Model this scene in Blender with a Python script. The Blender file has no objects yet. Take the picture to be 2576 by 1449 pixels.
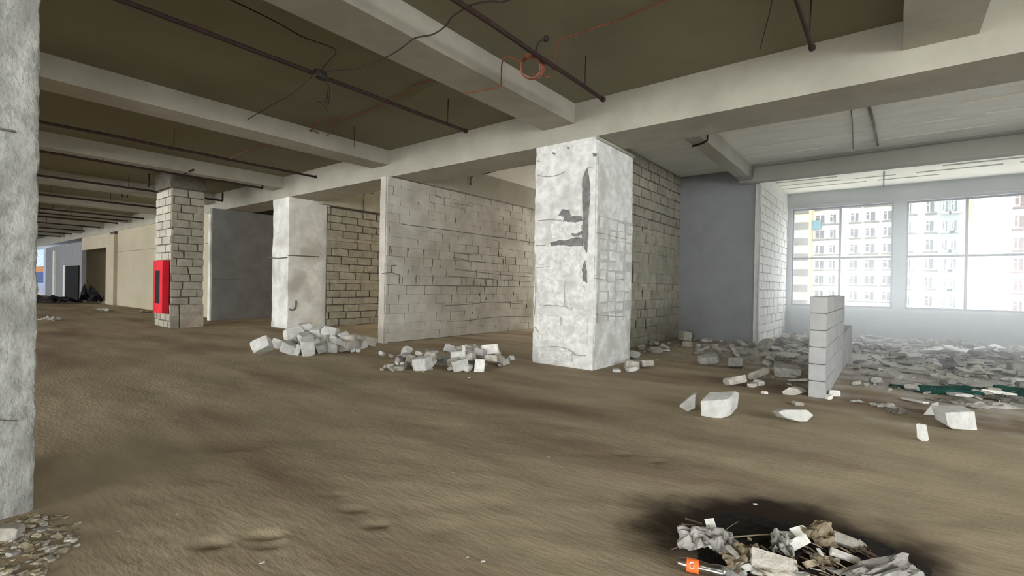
import bpy, bmesh, math, random
from mathutils import Vector, Matrix, noise, Euler

random.seed(11)
scene = bpy.context.scene
COL = scene.collection
# ------------------------------------------------------------------ camera
W, H = 2576, 1449
FPX = 1215.28
cam_right = Vector((0.7873, 0.6165, 0.0176)).normalized()
_VRx, _VRy = 2240 - 1288, 735 - 724.5
_VLx, _VLy = -263 - 1288, 691 - 724.5
def _n(v): return v.normalized()
_Y = _n(Vector((_VRx, _VRy, FPX)))
_X = -_n(Vector((_VLx, _VLy, FPX)))
_Z = _X.cross(_Y)
if _Z.y > 0: _Z = -_Z
R3 = Matrix((_X, _Y, _Z))                  # world = R3 @ (right, down, forward)
CAM = Vector((0, 0, 1.5))
rt, up, bk = R3 @ Vector((1, 0, 0)), R3 @ Vector((0, -1, 0)), R3 @ Vector((0, 0, -1))
cam = bpy.data.cameras.new('camera')
cam.sensor_width = 36
cam.lens = FPX / W * 36
cam.clip_end = 600
cam_o = bpy.data.objects.new('camera', cam)
COL.objects.link(cam_o)
M4 = Matrix((rt, up, bk)).transposed().to_4x4()
M4.translation = CAM
cam_o.matrix_world = M4
scene.camera = cam_o

def ray(px, py): return R3 @ _n(Vector((px - 1288, py - 724.5, FPX)))
def P(px, py, x=None, y=None, z=None, d=None):
    """a pixel's point on a real plane of the room (or at forward distance d)"""
    r = ray(px, py)
    if z is not None: t = (z - CAM.z) / r.z
    elif x is not None: t = x / r.x
    elif y is not None: t = y / r.y
    else: t = d / r.dot(-bk)
    return CAM + r * t
def depth(p): return (Vector(p) - CAM).dot(-bk)

# ------------------------------------------------------------------ world, lights, exposure
scene.view_settings.view_transform = 'Standard'
scene.view_settings.look = 'None'
scene.view_settings.exposure = 0.22
scene.view_settings.gamma = 1
scene.view_settings.use_curve_mapping = False
wd = bpy.data.worlds.new('world'); scene.world = wd; wd.use_nodes = True
bg = wd.node_tree.nodes['Background']
bg.inputs[0].default_value = (0.93, 0.97, 1.0, 1)
bg.inputs[1].default_value = 12.5

def area(name, loc, rot, sx, sy, power, color=(1, 1, 1), portal=False):
    l = bpy.data.lights.new(name, 'AREA'); l.shape = 'RECTANGLE'
    l.size, l.size_y, l.energy, l.color = sx, sy, power, color
    if portal: l.cycles.is_portal = True
    o = bpy.data.objects.new(name, l); COL.objects.link(o)
    o.location = loc; o.rotation_euler = rot
    return o
R = math.radians
HAZE = 0.22
# daylight entering through the openings of the wall behind the camera
area('daylight_behind', (-20, -16.9, 2.75), (R(90), 0, 0), 58, 2.8, 2600, (1.0, 0.975, 0.90))
# daylight through the openings on the right-hand end of the hall
area('daylight_right', (8.9, 0.0, 3.0), (R(90), 0, R(90)), 13, 2.2, 270, (0.97, 0.98, 1.0))
# the windows of the closed shop bays on the far side
area('daylight_bay', (-7.4, 19.2, 2.6), (R(-90), 0, 0), 4.0, 3.0, 380, (1, 0.98, 0.93))
area('daylight_bay', (-12.4, 19.2, 2.6), (R(-90), 0, 0), 4.0, 3.0, 400, (1, 0.92, 0.76))
area('daylight_bay', (-17.5, 19.2, 2.6), (R(-90), 0, 0), 4.0, 3.0, 330, (1, 0.88, 0.68))
area('daylight_blue', (-60, 12.5, 2.2), (R(-90), 0, 0), 6, 3.4, 900, (0.62, 0.75, 1.0))
area('daylight_portal', (0.6, 19.7, 2.6), (R(-90), 0, 0), 6.9, 3.6, 1, portal=True)
area('daylight_portal', (6.0, 19.7, 2.6), (R(-90), 0, 0), 3.6, 3.6, 1, portal=True)

# ------------------------------------------------------------------ materials
def mat(name, c1, c2=None, scale=3.0, rough=0.9, bump=0.15, bscale=40, stretch=(1, 1, 1), var=0.0, c3=None, s3=0.6, metal=0.0, spec=0.25, det=6, rot=0.0):
    m = bpy.data.materials.new(name); m.use_nodes = True
    nt = m.node_tree; N = nt.nodes; L = nt.links
    b = N['Principled BSDF']; b.inputs['Roughness'].default_value = rough
    b.inputs['Metallic'].default_value = metal
    b.inputs['Specular IOR Level'].default_value = spec
    geo = N.new('ShaderNodeNewGeometry')
    mp = N.new('ShaderNodeMapping'); mp.inputs['Scale'].default_value = stretch; mp.inputs['Rotation'].default_value = (0, 0, -rot)
    L.new(geo.outputs['Position'], mp.inputs[0])
    c2 = c2 or tuple(x * 0.8 for x in c1)
    nz = N.new('ShaderNodeTexNoise'); nz.inputs['Scale'].default_value = scale; nz.inputs['Detail'].default_value = det
    nz.inputs['Roughness'].default_value = 0.62
    L.new(mp.outputs[0], nz.inputs['Vector'])
    cr = N.new('ShaderNodeValToRGB')
    cr.color_ramp.elements[0].position = 0.36; cr.color_ramp.elements[0].color = (*c2, 1)
    cr.color_ramp.elements[1].position = 0.62; cr.color_ramp.elements[1].color = (*c1, 1)
    L.new(nz.outputs[0], cr.inputs[0])
    out = cr.outputs[0]
    if c3:
        n3 = N.new('ShaderNodeTexNoise'); n3.inputs['Scale'].default_value = s3; n3.inputs['Detail'].default_value = 4
        L.new(mp.outputs[0], n3.inputs['Vector'])
        r3 = N.new('ShaderNodeValToRGB'); r3.color_ramp.elements[0].position = 0.5; r3.color_ramp.elements[1].position = 0.66
        L.new(n3.outputs[0], r3.inputs[0])
        mx = N.new('ShaderNodeMixRGB'); mx.inputs[2].default_value = (*c3, 1)
        L.new(r3.outputs[0], mx.inputs[0]); L.new(out, mx.inputs[1]); out = mx.outputs[0]
    if var:
        oi = N.new('ShaderNodeObjectInfo')
        mr = N.new('ShaderNodeMapRange'); mr.inputs[3].default_value = 1 - var; mr.inputs[4].default_value = 1 + var * 0.6
        L.new(oi.outputs['Random'], mr.inputs[0])
        hs = N.new('ShaderNodeHueSaturation'); L.new(mr.outputs[0], hs.inputs['Value']); L.new(out, hs.inputs['Color'])
        out = hs.outputs[0]
    L.new(out, b.inputs['Base Color'])
    if bump:
        nb = N.new('ShaderNodeTexNoise'); nb.inputs['Scale'].default_value = bscale; nb.inputs['Detail'].default_value = 5
        L.new(mp.outputs[0], nb.inputs['Vector'])
        bp = N.new('ShaderNodeBump'); bp.inputs['Strength'].default_value = bump; bp.inputs['Distance'].default_value = 0.02
        L.new(nb.outputs[0], bp.inputs['Height']); L.new(bp.outputs[0], b.inputs['Normal'])
    return m

M = {}
M['floor'] = mat('dirt_floor', (0.42, 0.345, 0.235), (0.315, 0.255, 0.172), 1.0, 0.95, 0.35, 20, (0.45, 1.5, 1), c3=(0.225, 0.160, 0.112), s3=0.45, spec=0.1, rot=R(38))
def stain_and_light(m, centre, rx, ry, ang, col):
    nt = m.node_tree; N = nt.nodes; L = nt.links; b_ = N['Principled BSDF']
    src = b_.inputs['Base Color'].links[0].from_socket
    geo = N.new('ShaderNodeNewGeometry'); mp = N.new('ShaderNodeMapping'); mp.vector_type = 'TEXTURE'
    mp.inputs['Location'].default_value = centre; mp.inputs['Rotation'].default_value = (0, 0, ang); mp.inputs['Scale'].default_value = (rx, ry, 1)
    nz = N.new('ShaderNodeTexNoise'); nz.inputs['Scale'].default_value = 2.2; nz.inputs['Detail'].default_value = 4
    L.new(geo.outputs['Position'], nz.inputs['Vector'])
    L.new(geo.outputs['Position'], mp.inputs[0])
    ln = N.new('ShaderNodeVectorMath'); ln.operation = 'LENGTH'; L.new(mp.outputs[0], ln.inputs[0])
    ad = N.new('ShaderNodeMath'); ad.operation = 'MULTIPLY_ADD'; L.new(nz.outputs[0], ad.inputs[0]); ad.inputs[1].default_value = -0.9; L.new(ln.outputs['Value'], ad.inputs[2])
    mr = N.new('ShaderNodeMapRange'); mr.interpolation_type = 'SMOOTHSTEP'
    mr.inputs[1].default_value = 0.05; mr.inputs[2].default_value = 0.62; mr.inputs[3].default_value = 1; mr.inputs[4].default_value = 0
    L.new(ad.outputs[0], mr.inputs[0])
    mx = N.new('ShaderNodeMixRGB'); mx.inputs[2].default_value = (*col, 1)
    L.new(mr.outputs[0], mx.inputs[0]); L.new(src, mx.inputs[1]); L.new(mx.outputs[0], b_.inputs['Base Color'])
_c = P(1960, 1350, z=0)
stain_and_light(M['floor'], (4.0, 16.5, 0), 9.5, 9.5, 0, (0.60, 0.59, 0.56))  # pale dust, mostly the bay's hazy glow painted into the floor
stain_and_light(M['floor'], (_c.x, _c.y, 0), 1.05, 0.75, R(30), (0.035, 0.024, 0.016))  # burnt ground, with the soft shadow behind the heap painted in
M['ceil'] = mat('concrete_ceiling', (0.215, 0.20, 0.135), (0.185, 0.17, 0.115), 0.5, 0.9, 0.08, 20, (1, 1, 1))  # slab concrete darkened to carry the hall's lack of light
M['ceil_bay'] = mat('pale_ceiling', (0.84, 0.82, 0.75), (0.74, 0.72, 0.65), 1.2, 0.9, 0.15, 12, (1, 6, 1))  # same slab made paler; window-bay brightness put into the colour
M['beam'] = mat('concrete_beam', (0.37, 0.35, 0.29), (0.31, 0.29, 0.24), 1.2, 0.9, 0.12, 18)
M['pillar'] = mat('white_pillar_plaster', (0.76, 0.76, 0.725), (0.56, 0.555, 0.52), 6, 0.9, 0.35, 26, (1, 1, 1), c3=(0.50, 0.49, 0.455), s3=2.2)
M['pillar_grey'] = mat('grey_pillar_concrete', (0.80, 0.79, 0.74), (0.60, 0.59, 0.54), 2.5, 0.9, 0.25, 30, c3=(0.46, 0.43, 0.38), s3=0.9)
M['rough'] = mat('rough_cast_concrete', (0.43, 0.43, 0.395), (0.22, 0.22, 0.20), 14, 0.95, 1.0, 55, (1, 1, 0.5), c3=(0.22, 0.215, 0.20), s3=7)
M['mortar'] = mat('old_mortar', (0.15, 0.13, 0.105), (0.10, 0.088, 0.07), 8)
M['mortar_lt'] = mat('pale_mortar', (0.44, 0.415, 0.36), (0.33, 0.305, 0.26), 8)
M['block'] = mat('aerated_block', (0.50, 0.475, 0.40), (0.40, 0.375, 0.31), 4, 0.95, 0.25, 45, var=0.10)
M['block_dk'] = mat('darker_block', (0.36, 0.335, 0.27), (0.27, 0.25, 0.20), 4, 0.95, 0.25, 45, var=0.13)  # darker copy of the block colour
M['block_smear'] = mat('plaster_smeared_block', (0.55, 0.525, 0.46), (0.41, 0.385, 0.325), 1.7, 0.95, 0.3, 30, var=0.05, c3=(0.36, 0.33, 0.27), s3=0.8)
M['block_lt'] = mat('white_painted_block', (0.80, 0.79, 0.75), (0.66, 0.65, 0.61), 5, 0.95, 0.25, 40, var=0.06)
M['tie'] = mat('concrete_tie_band', (0.40, 0.36, 0.29), (0.27, 0.23, 0.185), 4, 0.95, 0.4, 30)
M['greywall'] = mat('grey_render', (0.27, 0.275, 0.285), (0.235, 0.24, 0.25), 1.5, 0.95, 0.06, 30)
M['darkwall'] = mat('dark_grey_render', (0.25, 0.245, 0.24), (0.20, 0.195, 0.19), 1.5, 0.95, 0.08, 30)
M['sillwall'] = mat('window_wall_render', (0.74, 0.77, 0.76), (0.66, 0.69, 0.69), 1.2, 0.9, 0.08, 20)
M['creamwall'] = mat('cream_wall', (0.46, 0.405, 0.30), (0.41, 0.36, 0.265), 0.7, 0.95, 0.05, 20)
M['frame'] = mat('grey_window_metal', (0.26, 0.24, 0.27), None, 5, 0.45, 0)
M['cut'] = mat('broken_block_white', (0.60, 0.595, 0.56), (0.46, 0.455, 0.42), 10, 0.95, 0.35, 60, var=0.09)
M['greyjoint'] = mat('grey_joint_plaster', (0.52, 0.515, 0.49), (0.40, 0.395, 0.37), 8, 0.95, 0.3, 40)
M['lowwall'] = mat('low_wall_block', (0.40, 0.40, 0.39), (0.35, 0.35, 0.34), 5, 0.95, 0.15, 60, var=0.05)
M['gravel'] = mat('dirt_gravel', (0.36, 0.31, 0.22), (0.20, 0.165, 0.11), 12, 0.95, 0.5, 60, var=0.35)
M['rubble'] = mat('mortar_rubble', (0.50, 0.47, 0.41), (0.33, 0.30, 0.25), 12, 0.95, 0.5, 60, var=0.30)
M['rubble_dk'] = mat('grey_rubble', (0.40, 0.39, 0.36), (0.27, 0.26, 0.24), 12, 0.95, 0.5, 60, var=0.30)
M['rust'] = mat('rusty_pipe', (0.038, 0.018, 0.014), (0.022, 0.012, 0.010), 20, 0.75, 0.3, 60)
M['wire'] = mat('black_wire', (0.03, 0.024, 0.02), None, 5, 0.6, 0)
M['redwire'] = mat('orange_red_hose', (0.26, 0.075, 0.04), (0.16, 0.055, 0.035), 8, 0.6, 0)
M['greypipe'] = mat('grey_conduit', (0.20, 0.20, 0.18), None, 6, 0.6, 0.1)
M['whitepipe'] = mat('pale_conduit', (0.80, 0.79, 0.72), None, 6, 0.6, 0.05)
M['red'] = mat('red_enamel', (0.66, 0.02, 0.035), (0.58, 0.015, 0.03), 4, 0.6, 0.05, 20, spec=0.1)
M['black'] = mat('painted_dark_inside', (0.008, 0.008, 0.008), None, 4, 0.8, 0)
M['peel'] = mat('bare_concrete_under_plaster', (0.24, 0.235, 0.23), (0.15, 0.145, 0.14), 14, 0.95, 0.5, 50)
M['crack'] = mat('crack_shadow_filler', (0.16, 0.145, 0.125), None, 8, 0.95, 0)
M['plaster'] = mat('loose_plaster', (0.80, 0.80, 0.765), (0.54, 0.535, 0.50), 9, 0.95, 0.6, 40, c3=(0.56, 0.55, 0.51), s3=4)
M['bag'] = mat('white_plastic_film', (0.66, 0.64, 0.60), (0.45, 0.42, 0.38), 14, 0.45, 0.3, 50, spec=0.5, var=0.15)
M['paper'] = mat('dirty_paper', (0.50, 0.42, 0.29), (0.30, 0.23, 0.15), 14, 0.8, 0.3, 50, var=0.2)
M['sheet'] = mat('pale_sheet_scrap', (0.80, 0.78, 0.72), (0.60, 0.58, 0.53), 10, 0.7, 0.2, 40, var=0.15)
M['tarp'] = mat('green_netting', (0.03, 0.16, 0.12), (0.02, 0.09, 0.075), 10, 0.75, 0.4, 60)
M['wood'] = mat('weathered_wood', (0.30, 0.22, 0.14), (0.15, 0.10, 0.065), 6, 0.85, 0.4, 40, (1, 1, 1), var=0.3)
M['ash'] = mat('black_ash', (0.020, 0.015, 0.011), (0.010, 0.008, 0.006), 14, 1.0, 0.8, 50)
M['cloth_dk'] = mat('dark_cloth', (0.06, 0.055, 0.06), (0.03, 0.028, 0.03), 6, 0.9, 0.3, 20)
M['yellow'] = mat('yellow_facade', (0.60, 0.53, 0.27), None, 1, 0.9, 0)
M['cream'] = mat('cream_facade', (0.66, 0.64, 0.57), None, 0.2, 0.9, 0)
M['green_f'] = mat('pale_green_facade', (0.21, 0.25, 0.235), (0.18, 0.21, 0.20), 0.2, 0.9, 0)
M['pane_f'] = mat('far_window_pane', (0.075, 0.085, 0.09), (0.05, 0.055, 0.06), 1, 0.5, 0)
M['ledge_f'] = mat('far_ledge', (0.11, 0.105, 0.09), None, 1, 0.9, 0)
M['brown_f'] = mat('far_reddish_pane', (0.12, 0.08, 0.07), None, 1, 0.8, 0)
M['orange'] = mat('orange_print', (0.90, 0.20, 0.05), (0.80, 0.15, 0.03), 30, 0.45, 0)
M['blueink'] = mat('blue_print', (0.03, 0.07, 0.35), None, 4, 0.5, 0)
M['whiteink'] = mat('white_print', (0.85, 0.85, 0.9), None, 4, 0.5, 0)
M['bluepane'] = mat('blue_panel', (0.10, 0.17, 0.42), None, 4, 0.5, 0)
M['orangepane'] = mat('orange_panel', (0.95, 0.42, 0.10), None, 4, 0.5, 0)
M['ice'] = mat('blue_lit_white', (0.60, 0.68, 0.85), None, 4, 0.7, 0)  # white surfaces at the far opening, bluish daylight put into the colour

def glass(name, tint=(1, 1, 1), g=0.012, rough=0.02):
    m = bpy.data.materials.new(name); m.use_nodes = True
    nt = m.node_tree; N = nt.nodes; L = nt.links; N.remove(N['Principled BSDF'])
    t = N.new('ShaderNodeBsdfTransparent'); t.inputs[0].default_value = (*tint, 1)
    gl = N.new('ShaderNodeBsdfGlossy'); gl.inputs['Roughness'].default_value = rough
    mx = N.new('ShaderNodeMixShader'); mx.inputs[0].default_value = g
    L.new(t.outputs[0], mx.inputs[1]); L.new(gl.outputs[0], mx.inputs[2]); L.new(mx.outputs[0], N['Material Output'].inputs[0])
    return m
M['glass'] = glass('window_glass', (0.97, 0.98, 0.98))
M['pet'] = glass('clear_bottle_plastic', (0.78, 0.80, 0.78), 0.34, 0.22)

# ------------------------------------------------------------------ helpers
def tag(o, label=None, cat=None, group=None, kind=None):
    if label: o['label'] = label
    if cat: o['category'] = cat
    if group: o['group'] = group
    if kind: o['kind'] = kind
    return o
def obj(name, me, m=None, parent=None, loc=None):
    if isinstance(me, bmesh.types.BMesh):
        b = me; me = bpy.data.meshes.new(name); b.to_mesh(me); b.free()
    o = bpy.data.objects.new(name, me); COL.objects.link(o)
    if m is not None and not me.materials: me.materials.append(m)
    if parent: o.parent = parent
    if loc is not None: o.location = loc
    return o
def empty(name, loc=(0, 0, 0)):
    o = bpy.data.objects.new(name, None); o.empty_display_size = 0.1; COL.objects.link(o); o.location = loc
    return o
def add_box(b, lo, hi):
    x0, y0, z0 = lo; x1, y1, z1 = hi
    v = [b.verts.new(p) for p in ((x0, y0, z0), (x1, y0, z0), (x1, y1, z0), (x0, y1, z0), (x0, y0, z1), (x1, y0, z1), (x1, y1, z1), (x0, y1, z1))]
    for f in ((3, 2, 1, 0), (4, 5, 6, 7), (0, 1, 5, 4), (1, 2, 6, 5), (2, 3, 7, 6), (3, 0, 4, 7)): b.faces.new([v[i] for i in f])
    return v
def box(name, lo, hi, m, parent=None, bevel=0.0):
    b = bmesh.new(); add_box(b, lo, hi)
    if bevel: bmesh.ops.bevel(b, geom=b.edges[:], offset=bevel, segments=2, affect='EDGES')
    return obj(name, b, m, parent)
def struct(o): o['kind'] = 'structure'; return o
def rough_box(name, lo, hi, m, step=0.12, amp=0.012, ns=2.5, parent=None):
    """a box whose faces are gridded and made uneven, edges chipped"""
    b = bmesh.new(); lo, hi = Vector(lo), Vector(hi); key = {}
    def V(p):
        k = tuple(round(c, 4) for c in p)
        if k not in key:
            q = Vector(p); e = sum(min(abs(q[i] - lo[i]), abs(q[i] - hi[i])) < 1e-4 for i in range(2))
            n_ = noise.noise_vector(q * ns) * amp + noise.noise_vector(q * ns * 4) * amp * 0.45
            if e == 2:
                c = (lo + hi) / 2; d = Vector((c.x - q.x, c.y - q.y, 0)).normalized()
                n_ = n_ + d * amp * (0.8 + 1.6 * abs(noise.noise(q * ns * 3)))
            n_.z = 0
            key[k] = b.verts.new(q + n_)
        return key[k]
    def face(o_, u, v):
        nu, nv = max(1, round(u.length / step)), max(1, round(v.length / step))
        for i in range(nu):
            for j in range(nv):
                a = [o_ + u * (i + s) / nu + v * (j + t) / nv for s, t in ((0, 0), (1, 0), (1, 1), (0, 1))]
                b.faces.new([V(p) for p in a])
    s = hi - lo; X, Y, Z = Vector((s.x, 0, 0)), Vector((0, s.y, 0)), Vector((0, 0, s.z))
    face(lo, X, Z); face(lo + X, Y, Z); face(lo + X + Y, -X, Z); face(lo + Y, -Y, Z)
    face(lo + Y, X, -Y); face(lo + Z, X, Y)
    bmesh.ops.recalc_face_normals(b, faces=b.faces[:])
    for e in b.edges:
        if len(e.link_faces) == 2 and e.calc_face_angle(0) > 0.7: e.smooth = False
    o = obj(name, b, m, parent)
    for p in o.data.polygons: p.use_smooth = True
    return o
def tube_bm(b, pts, r, n=8):
    pts = [Vector(p) for p in pts]; rings = []
    up0 = Vector((0.13, 0.21, 0.97))
    for i, p in enumerate(pts):
        t = (pts[min(i + 1, len(pts) - 1)] - pts[max(i - 1, 0)]).normalized()
        a = t.cross(up0)
        if a.length < 0.05: a = t.cross(Vector((1, 0, 0)))
        a.normalize(); c = t.cross(a)
        rr = r[i] if isinstance(r, (list, tuple)) else r
        rings.append([b.verts.new(p + (a * math.cos(2 * math.pi * k / n) + c * math.sin(2 * math.pi * k / n)) * rr) for k in range(n)])
    for i in range(len(rings) - 1):
        for k in range(n): b.faces.new((rings[i][k], rings[i][(k + 1) % n], rings[i + 1][(k + 1) % n], rings[i + 1][k]))
    b.faces.new(rings[0][::-1]); b.faces.new(rings[-1])
def tube(name, pts, r, m, parent=None, n=8):
    b = bmesh.new(); tube_bm(b, pts, r, n)
    bmesh.ops.recalc_face_normals(b, faces=b.faces[:])
    o = obj(name, b, m, parent)
    for p in o.data.polygons: p.use_smooth = len(p.vertices) == 4
    return o
def smooth(pts, k=4):
    pts = [Vector(p) for p in pts]; q = [pts[0]] + pts + [pts[-1]]; out = []
    for i in range(1, len(q) - 2):
        p0, p1, p2, p3 = q[i - 1:i + 3]
        for s in range(k):
            t = s / k
            out.append(0.5 * ((2 * p1) + (p2 - p0) * t + (2 * p0 - 5 * p1 + 4 * p2 - p3) * t * t + (3 * p1 - p0 - 3 * p2 + p3) * t ** 3))
    out.append(pts[-1]); return out
def chunk_mesh(name, sx, sy, sz, cut=0.35, jit=0.12, rnd=None, extra=5):
    """a broken piece: a box whose corners are knocked off, closed by its convex hull"""
    rnd = rnd or random; b = bmesh.new()
    for i in (-1, 1):
        for j in (-1, 1):
            for k in (-1, 1):
                p = Vector((i * sx / 2, j * sy / 2, k * sz / 2))
                if rnd.random() < cut:
                    for ax in range(3):
                        q = p.copy(); q[ax] *= rnd.uniform(0.1, 0.75)
                        b.verts.new(q)
                else:
                    b.verts.new(Vector(p[a] * (1 + rnd.uniform(-jit, jit)) for a in range(3)))
    for _ in range(extra):
        v = Vector((rnd.uniform(-1, 1), rnd.uniform(-1, 1), rnd.uniform(-1, 1))).normalized()
        b.verts.new((v.x * sx * 0.55, v.y * sy * 0.55, v.z * sz * 0.55))
    r = bmesh.ops.convex_hull(b, input=b.verts[:])
    junk = [g for g in r['geom_interior'] if isinstance(g, bmesh.types.BMVert)]
    if junk: bmesh.ops.delete(b, geom=junk, context='VERTS')
    bmesh.ops.bevel(b, geom=b.edges[:], offset=min(sx, sy, sz) * 0.04, segments=1, affect='EDGES')
    me = bpy.data.meshes.new(name); b.to_mesh(me); b.free()
    return me
def drop(o, z=0.0):
    """lower an object until its lowest point touches height z"""
    bpy_m = o.matrix_basis
    lo = min((bpy_m @ v.co).z for v in o.data.vertices)
    o.location.z += z - lo
    return o
def crumple(name, sx, sy, h, m, n=9, seed=0, thick=0.003, fq=1.0):
    b = bmesh.new(); g = {}
    for i in range(n + 1):
        for j in range(n + 1):
            u, v = i / n - 0.5, j / n - 0.5
            q = Vector((u * 3 + seed * 7.1, v * 3, seed * 3.3))
            d = noise.noise_vector(q) * 0.22 + noise.noise_vector(q * 2.7) * 0.12
            q2 = q * fq; z = (0.35 + abs(noise.noise(q2 * 1.0 + Vector((5, 5, 5)))) * 1.1 + abs(noise.noise(q2 * 2.6)) * 0.35) * h
            e = 1 - 1.6 * max(abs(u), abs(v)) ** 2
            g[i, j] = b.verts.new(((u + d.x * 0.5) * sx, (v + d.y * 0.5) * sy, z * e))
    for i in range(n):
        for j in range(n): b.faces.new((g[i, j], g[i + 1, j], g[i + 1, j + 1], g[i, j + 1]))
    bmesh.ops.solidify(b, geom=b.faces[:], thickness=thick)
    return obj(name, b, m)

# ------------------------------------------------------------------ floor
def axis(segs):
    out = []
    for a, b_, s in segs:
        n_ = max(1, round((b_ - a) / s)); out += [a + (b_ - a) * i / n_ for i in range(n_)]
    out.append(segs[-1][1]); return out
xs = axis([(-66, -20, 1.5), (-20, -8, 0.30), (-8, -4.6, 0.12), (-4.6, 1.6, 0.035), (1.6, 9, 0.30)])
ys = axis([(-17, 0, 1.0), (0, 0.3, 0.1), (0.3, 4.6, 0.032), (4.6, 8, 0.10), (8, 20, 0.25)])
dents = [(669, 1348, 0.11, 0.035, -0.028), (672, 1372, 0.10, 0.03, -0.022), (530, 1366, 0.10, 0.035, -0.028), (945, 1318, 0.09, 0.03, -0.024),
         (888, 1279, 0.10, 0.03, -0.022), (845, 1243, 0.07, 0.025, -0.012), (560, 1110, 0.5, 0.16, -0.03), (1570, 1139, 0.10, 0.04, -0.015), (1650, 1157, 0.09, 0.03, -0.015),
         (150, 1141, 0.4, 0.05, -0.012)]
dents = [(P(a, b_, z=0), c, d, e) for a, b_, c, d, e in dents]
def floor_z(x, y):
    q = Vector((x, y, 0.3)); z = 0.0
    if y < 9 and x > -9:
        z += noise.noise(Vector((x * 0.9, y * 1.6, 1))) * 0.018 + noise.noise(Vector((x * 3.3 + y, y * 5 - x * 1.5, 4))) * 0.008 + noise.noise(Vector((x * 11 + y * 2, y * 17, 7))) * 0.003
        for c, rl, rs, dz in dents:
            dx, dy = x - c.x, y - c.y
            if abs(dx) < 1 and abs(dy) < 1:
                u = dx * rt.x + dy * rt.y; v = -dx * rt.y + dy * rt.x
                e = (u / rl) ** 2 + (v / rs / 1.6) ** 2
                if e < 3: z += dz * 0.75 * math.exp(-e * e) - dz * 0.12 * math.exp(-(e - 1.7) ** 2 * 3)
    return min(z, 0.02)
b = bmesh.new()
gv = [[b.verts.new((x, y, floor_z(x, y))) for y in ys] for x in xs]
for i in range(len(xs) - 1):
    for j in range(len(ys) - 1): b.faces.new((gv[i][j], gv[i + 1][j], gv[i + 1][j + 1], gv[i][j + 1]))
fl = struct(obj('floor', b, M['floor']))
for p in fl.data.polygons: p.use_smooth = True

# ------------------------------------------------------------------ ceiling and beams
ZC = 4.87
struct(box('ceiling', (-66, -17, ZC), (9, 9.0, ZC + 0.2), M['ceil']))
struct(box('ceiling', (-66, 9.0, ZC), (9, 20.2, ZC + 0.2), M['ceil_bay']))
def beam(lo, hi, m='beam', label=None):
    o = rough_box('beam', lo, hi, M[m], 0.25, 0.006, 1.2)
    struct(o)
    if label: o['label'] = label
    return o
beam((-66, 7.69, 4.19), (9, 8.72, 4.95), label='deep main concrete beam running across the hall over the pillars')
beam((-66, -0.9, 4.19), (9, 0.1, 4.95), label='main concrete beam overhead behind the camera')
for k, cx in enumerate((0.41, -4.98, -10.4, -15.8, -21.2, -26.6, -32.0, -37.4, -42.8, -48.2)):
    beam((cx - 0.345, 0.1, 4.5), (cx + 0.345, 7.72, 4.95), label='shallower cross beam meeting the main beam')
beam((-3.31, 8.72, 4.50), (-3.0, 14.22, 4.95), 'beam', 'narrow beam over the bay beside the grey wall')
beam((-3.31, 14.2, 4.41), (9, 14.5, 4.95), 'beam', 'beam across the window bay')
beam((-10.15, 8.72, 4.18), (-9.78, 19.4, 4.95), 'beam', 'narrow beam over the long block partition')
beam((-15.3, 8.72, 4.10), (-14.9, 19.4, 4.95), 'beam', 'narrow beam over the rough block partition')
beam((-66, -9.4, 4.19), (9, -8.5, 4.95), label='main concrete beam far behind the camera')
# shuttering board ridges cast into the bay ceiling
random.seed(5)
b = bmesh.new()
for yy in [9.5, 10.1, 10.8, 11.6, 12.5, 13.4] + [14.9, 15.4, 15.9, 16.4, 17.0, 17.6, 18.2]:
    x = -2.9 if yy > 14.5 else -2.6
    while x < 8:
        l = random.uniform(0.9, 2.4)
        if random.random() < 0.75: add_box(b, (x, yy, ZC - random.uniform(0.012, 0.03)), (min(x + l, 8.5), yy + random.uniform(0.015, 0.05), ZC + 0.02))
        x += l + random.uniform(0.05, 0.5)
struct(obj('trim_1', b, M['ceil_bay']))

# ------------------------------------------------------------------ block walls
random.seed(21)
def brick_variant(seed, bev=0.010):
    rnd = random.Random(seed); b = bmesh.new()
    vs = add_box(b, (-0.5, -0.5, -0.5), (0.5, 0.5, 0.5))
    for v in vs: v.co += Vector((rnd.uniform(-0.012, 0.012), rnd.uniform(-0.05, 0.05), rnd.uniform(-0.035, 0.035)))
    bmesh.ops.bevel(b, geom=b.edges[:], offset=0.035, segments=1, affect='EDGES')
    me = bpy.data.meshes.new('brick'); b.to_mesh(me); b.free(); return me
BV = {}
def bricks(wall, mkey, axis_, face, a0, a1, z0, z1, nz, L_, gap=0.012, thick=0.06, proud=0.0, jit=0.006, half=True, skip=0.0, sgn=1, uneven=0.0):
    """lay blocks along one face; axis_ 'y': face plane x=face, blocks run in y; axis_ 'x': face plane y=face"""
    if mkey not in BV:
        BV[mkey] = []
        for s in range(4):
            me = brick_variant(s); me.materials.append(M[mkey]); BV[mkey].append(me)
    hz = (z1 - z0) / nz
    for r in range(nz):
        a = a0 - (L_ * (0.5 if (r % 2 and half) else 0.0)) - (random.uniform(0, L_ * 0.35) if uneven else 0)
        while a < a1 - 0.02:
            l = L_ * (1 + random.uniform(-uneven, uneven))
            s, e = max(a, a0), min(a + l, a1)
            a += l
            if e - s < 0.06 or random.random() < skip: continue
            o = bpy.data.objects.new('brick', random.choice(BV[mkey])); COL.objects.link(o); o.parent = wall
            c = face + sgn * (-thick / 2 + proud + random.uniform(-jit, jit))
            g = gap * random.uniform(0.6, 1.5)
            z = z0 + (r + 0.5) * hz + random.uniform(-1, 1) * gap * 0.2
            if axis_ == 'y': o.location = (c, (s + e) / 2, z); o.scale = (thick, e - s - g, hz - g)
            else: o.location = ((s + e) / 2, c, z); o.scale = (e - s - g, thick, hz - g)
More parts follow.
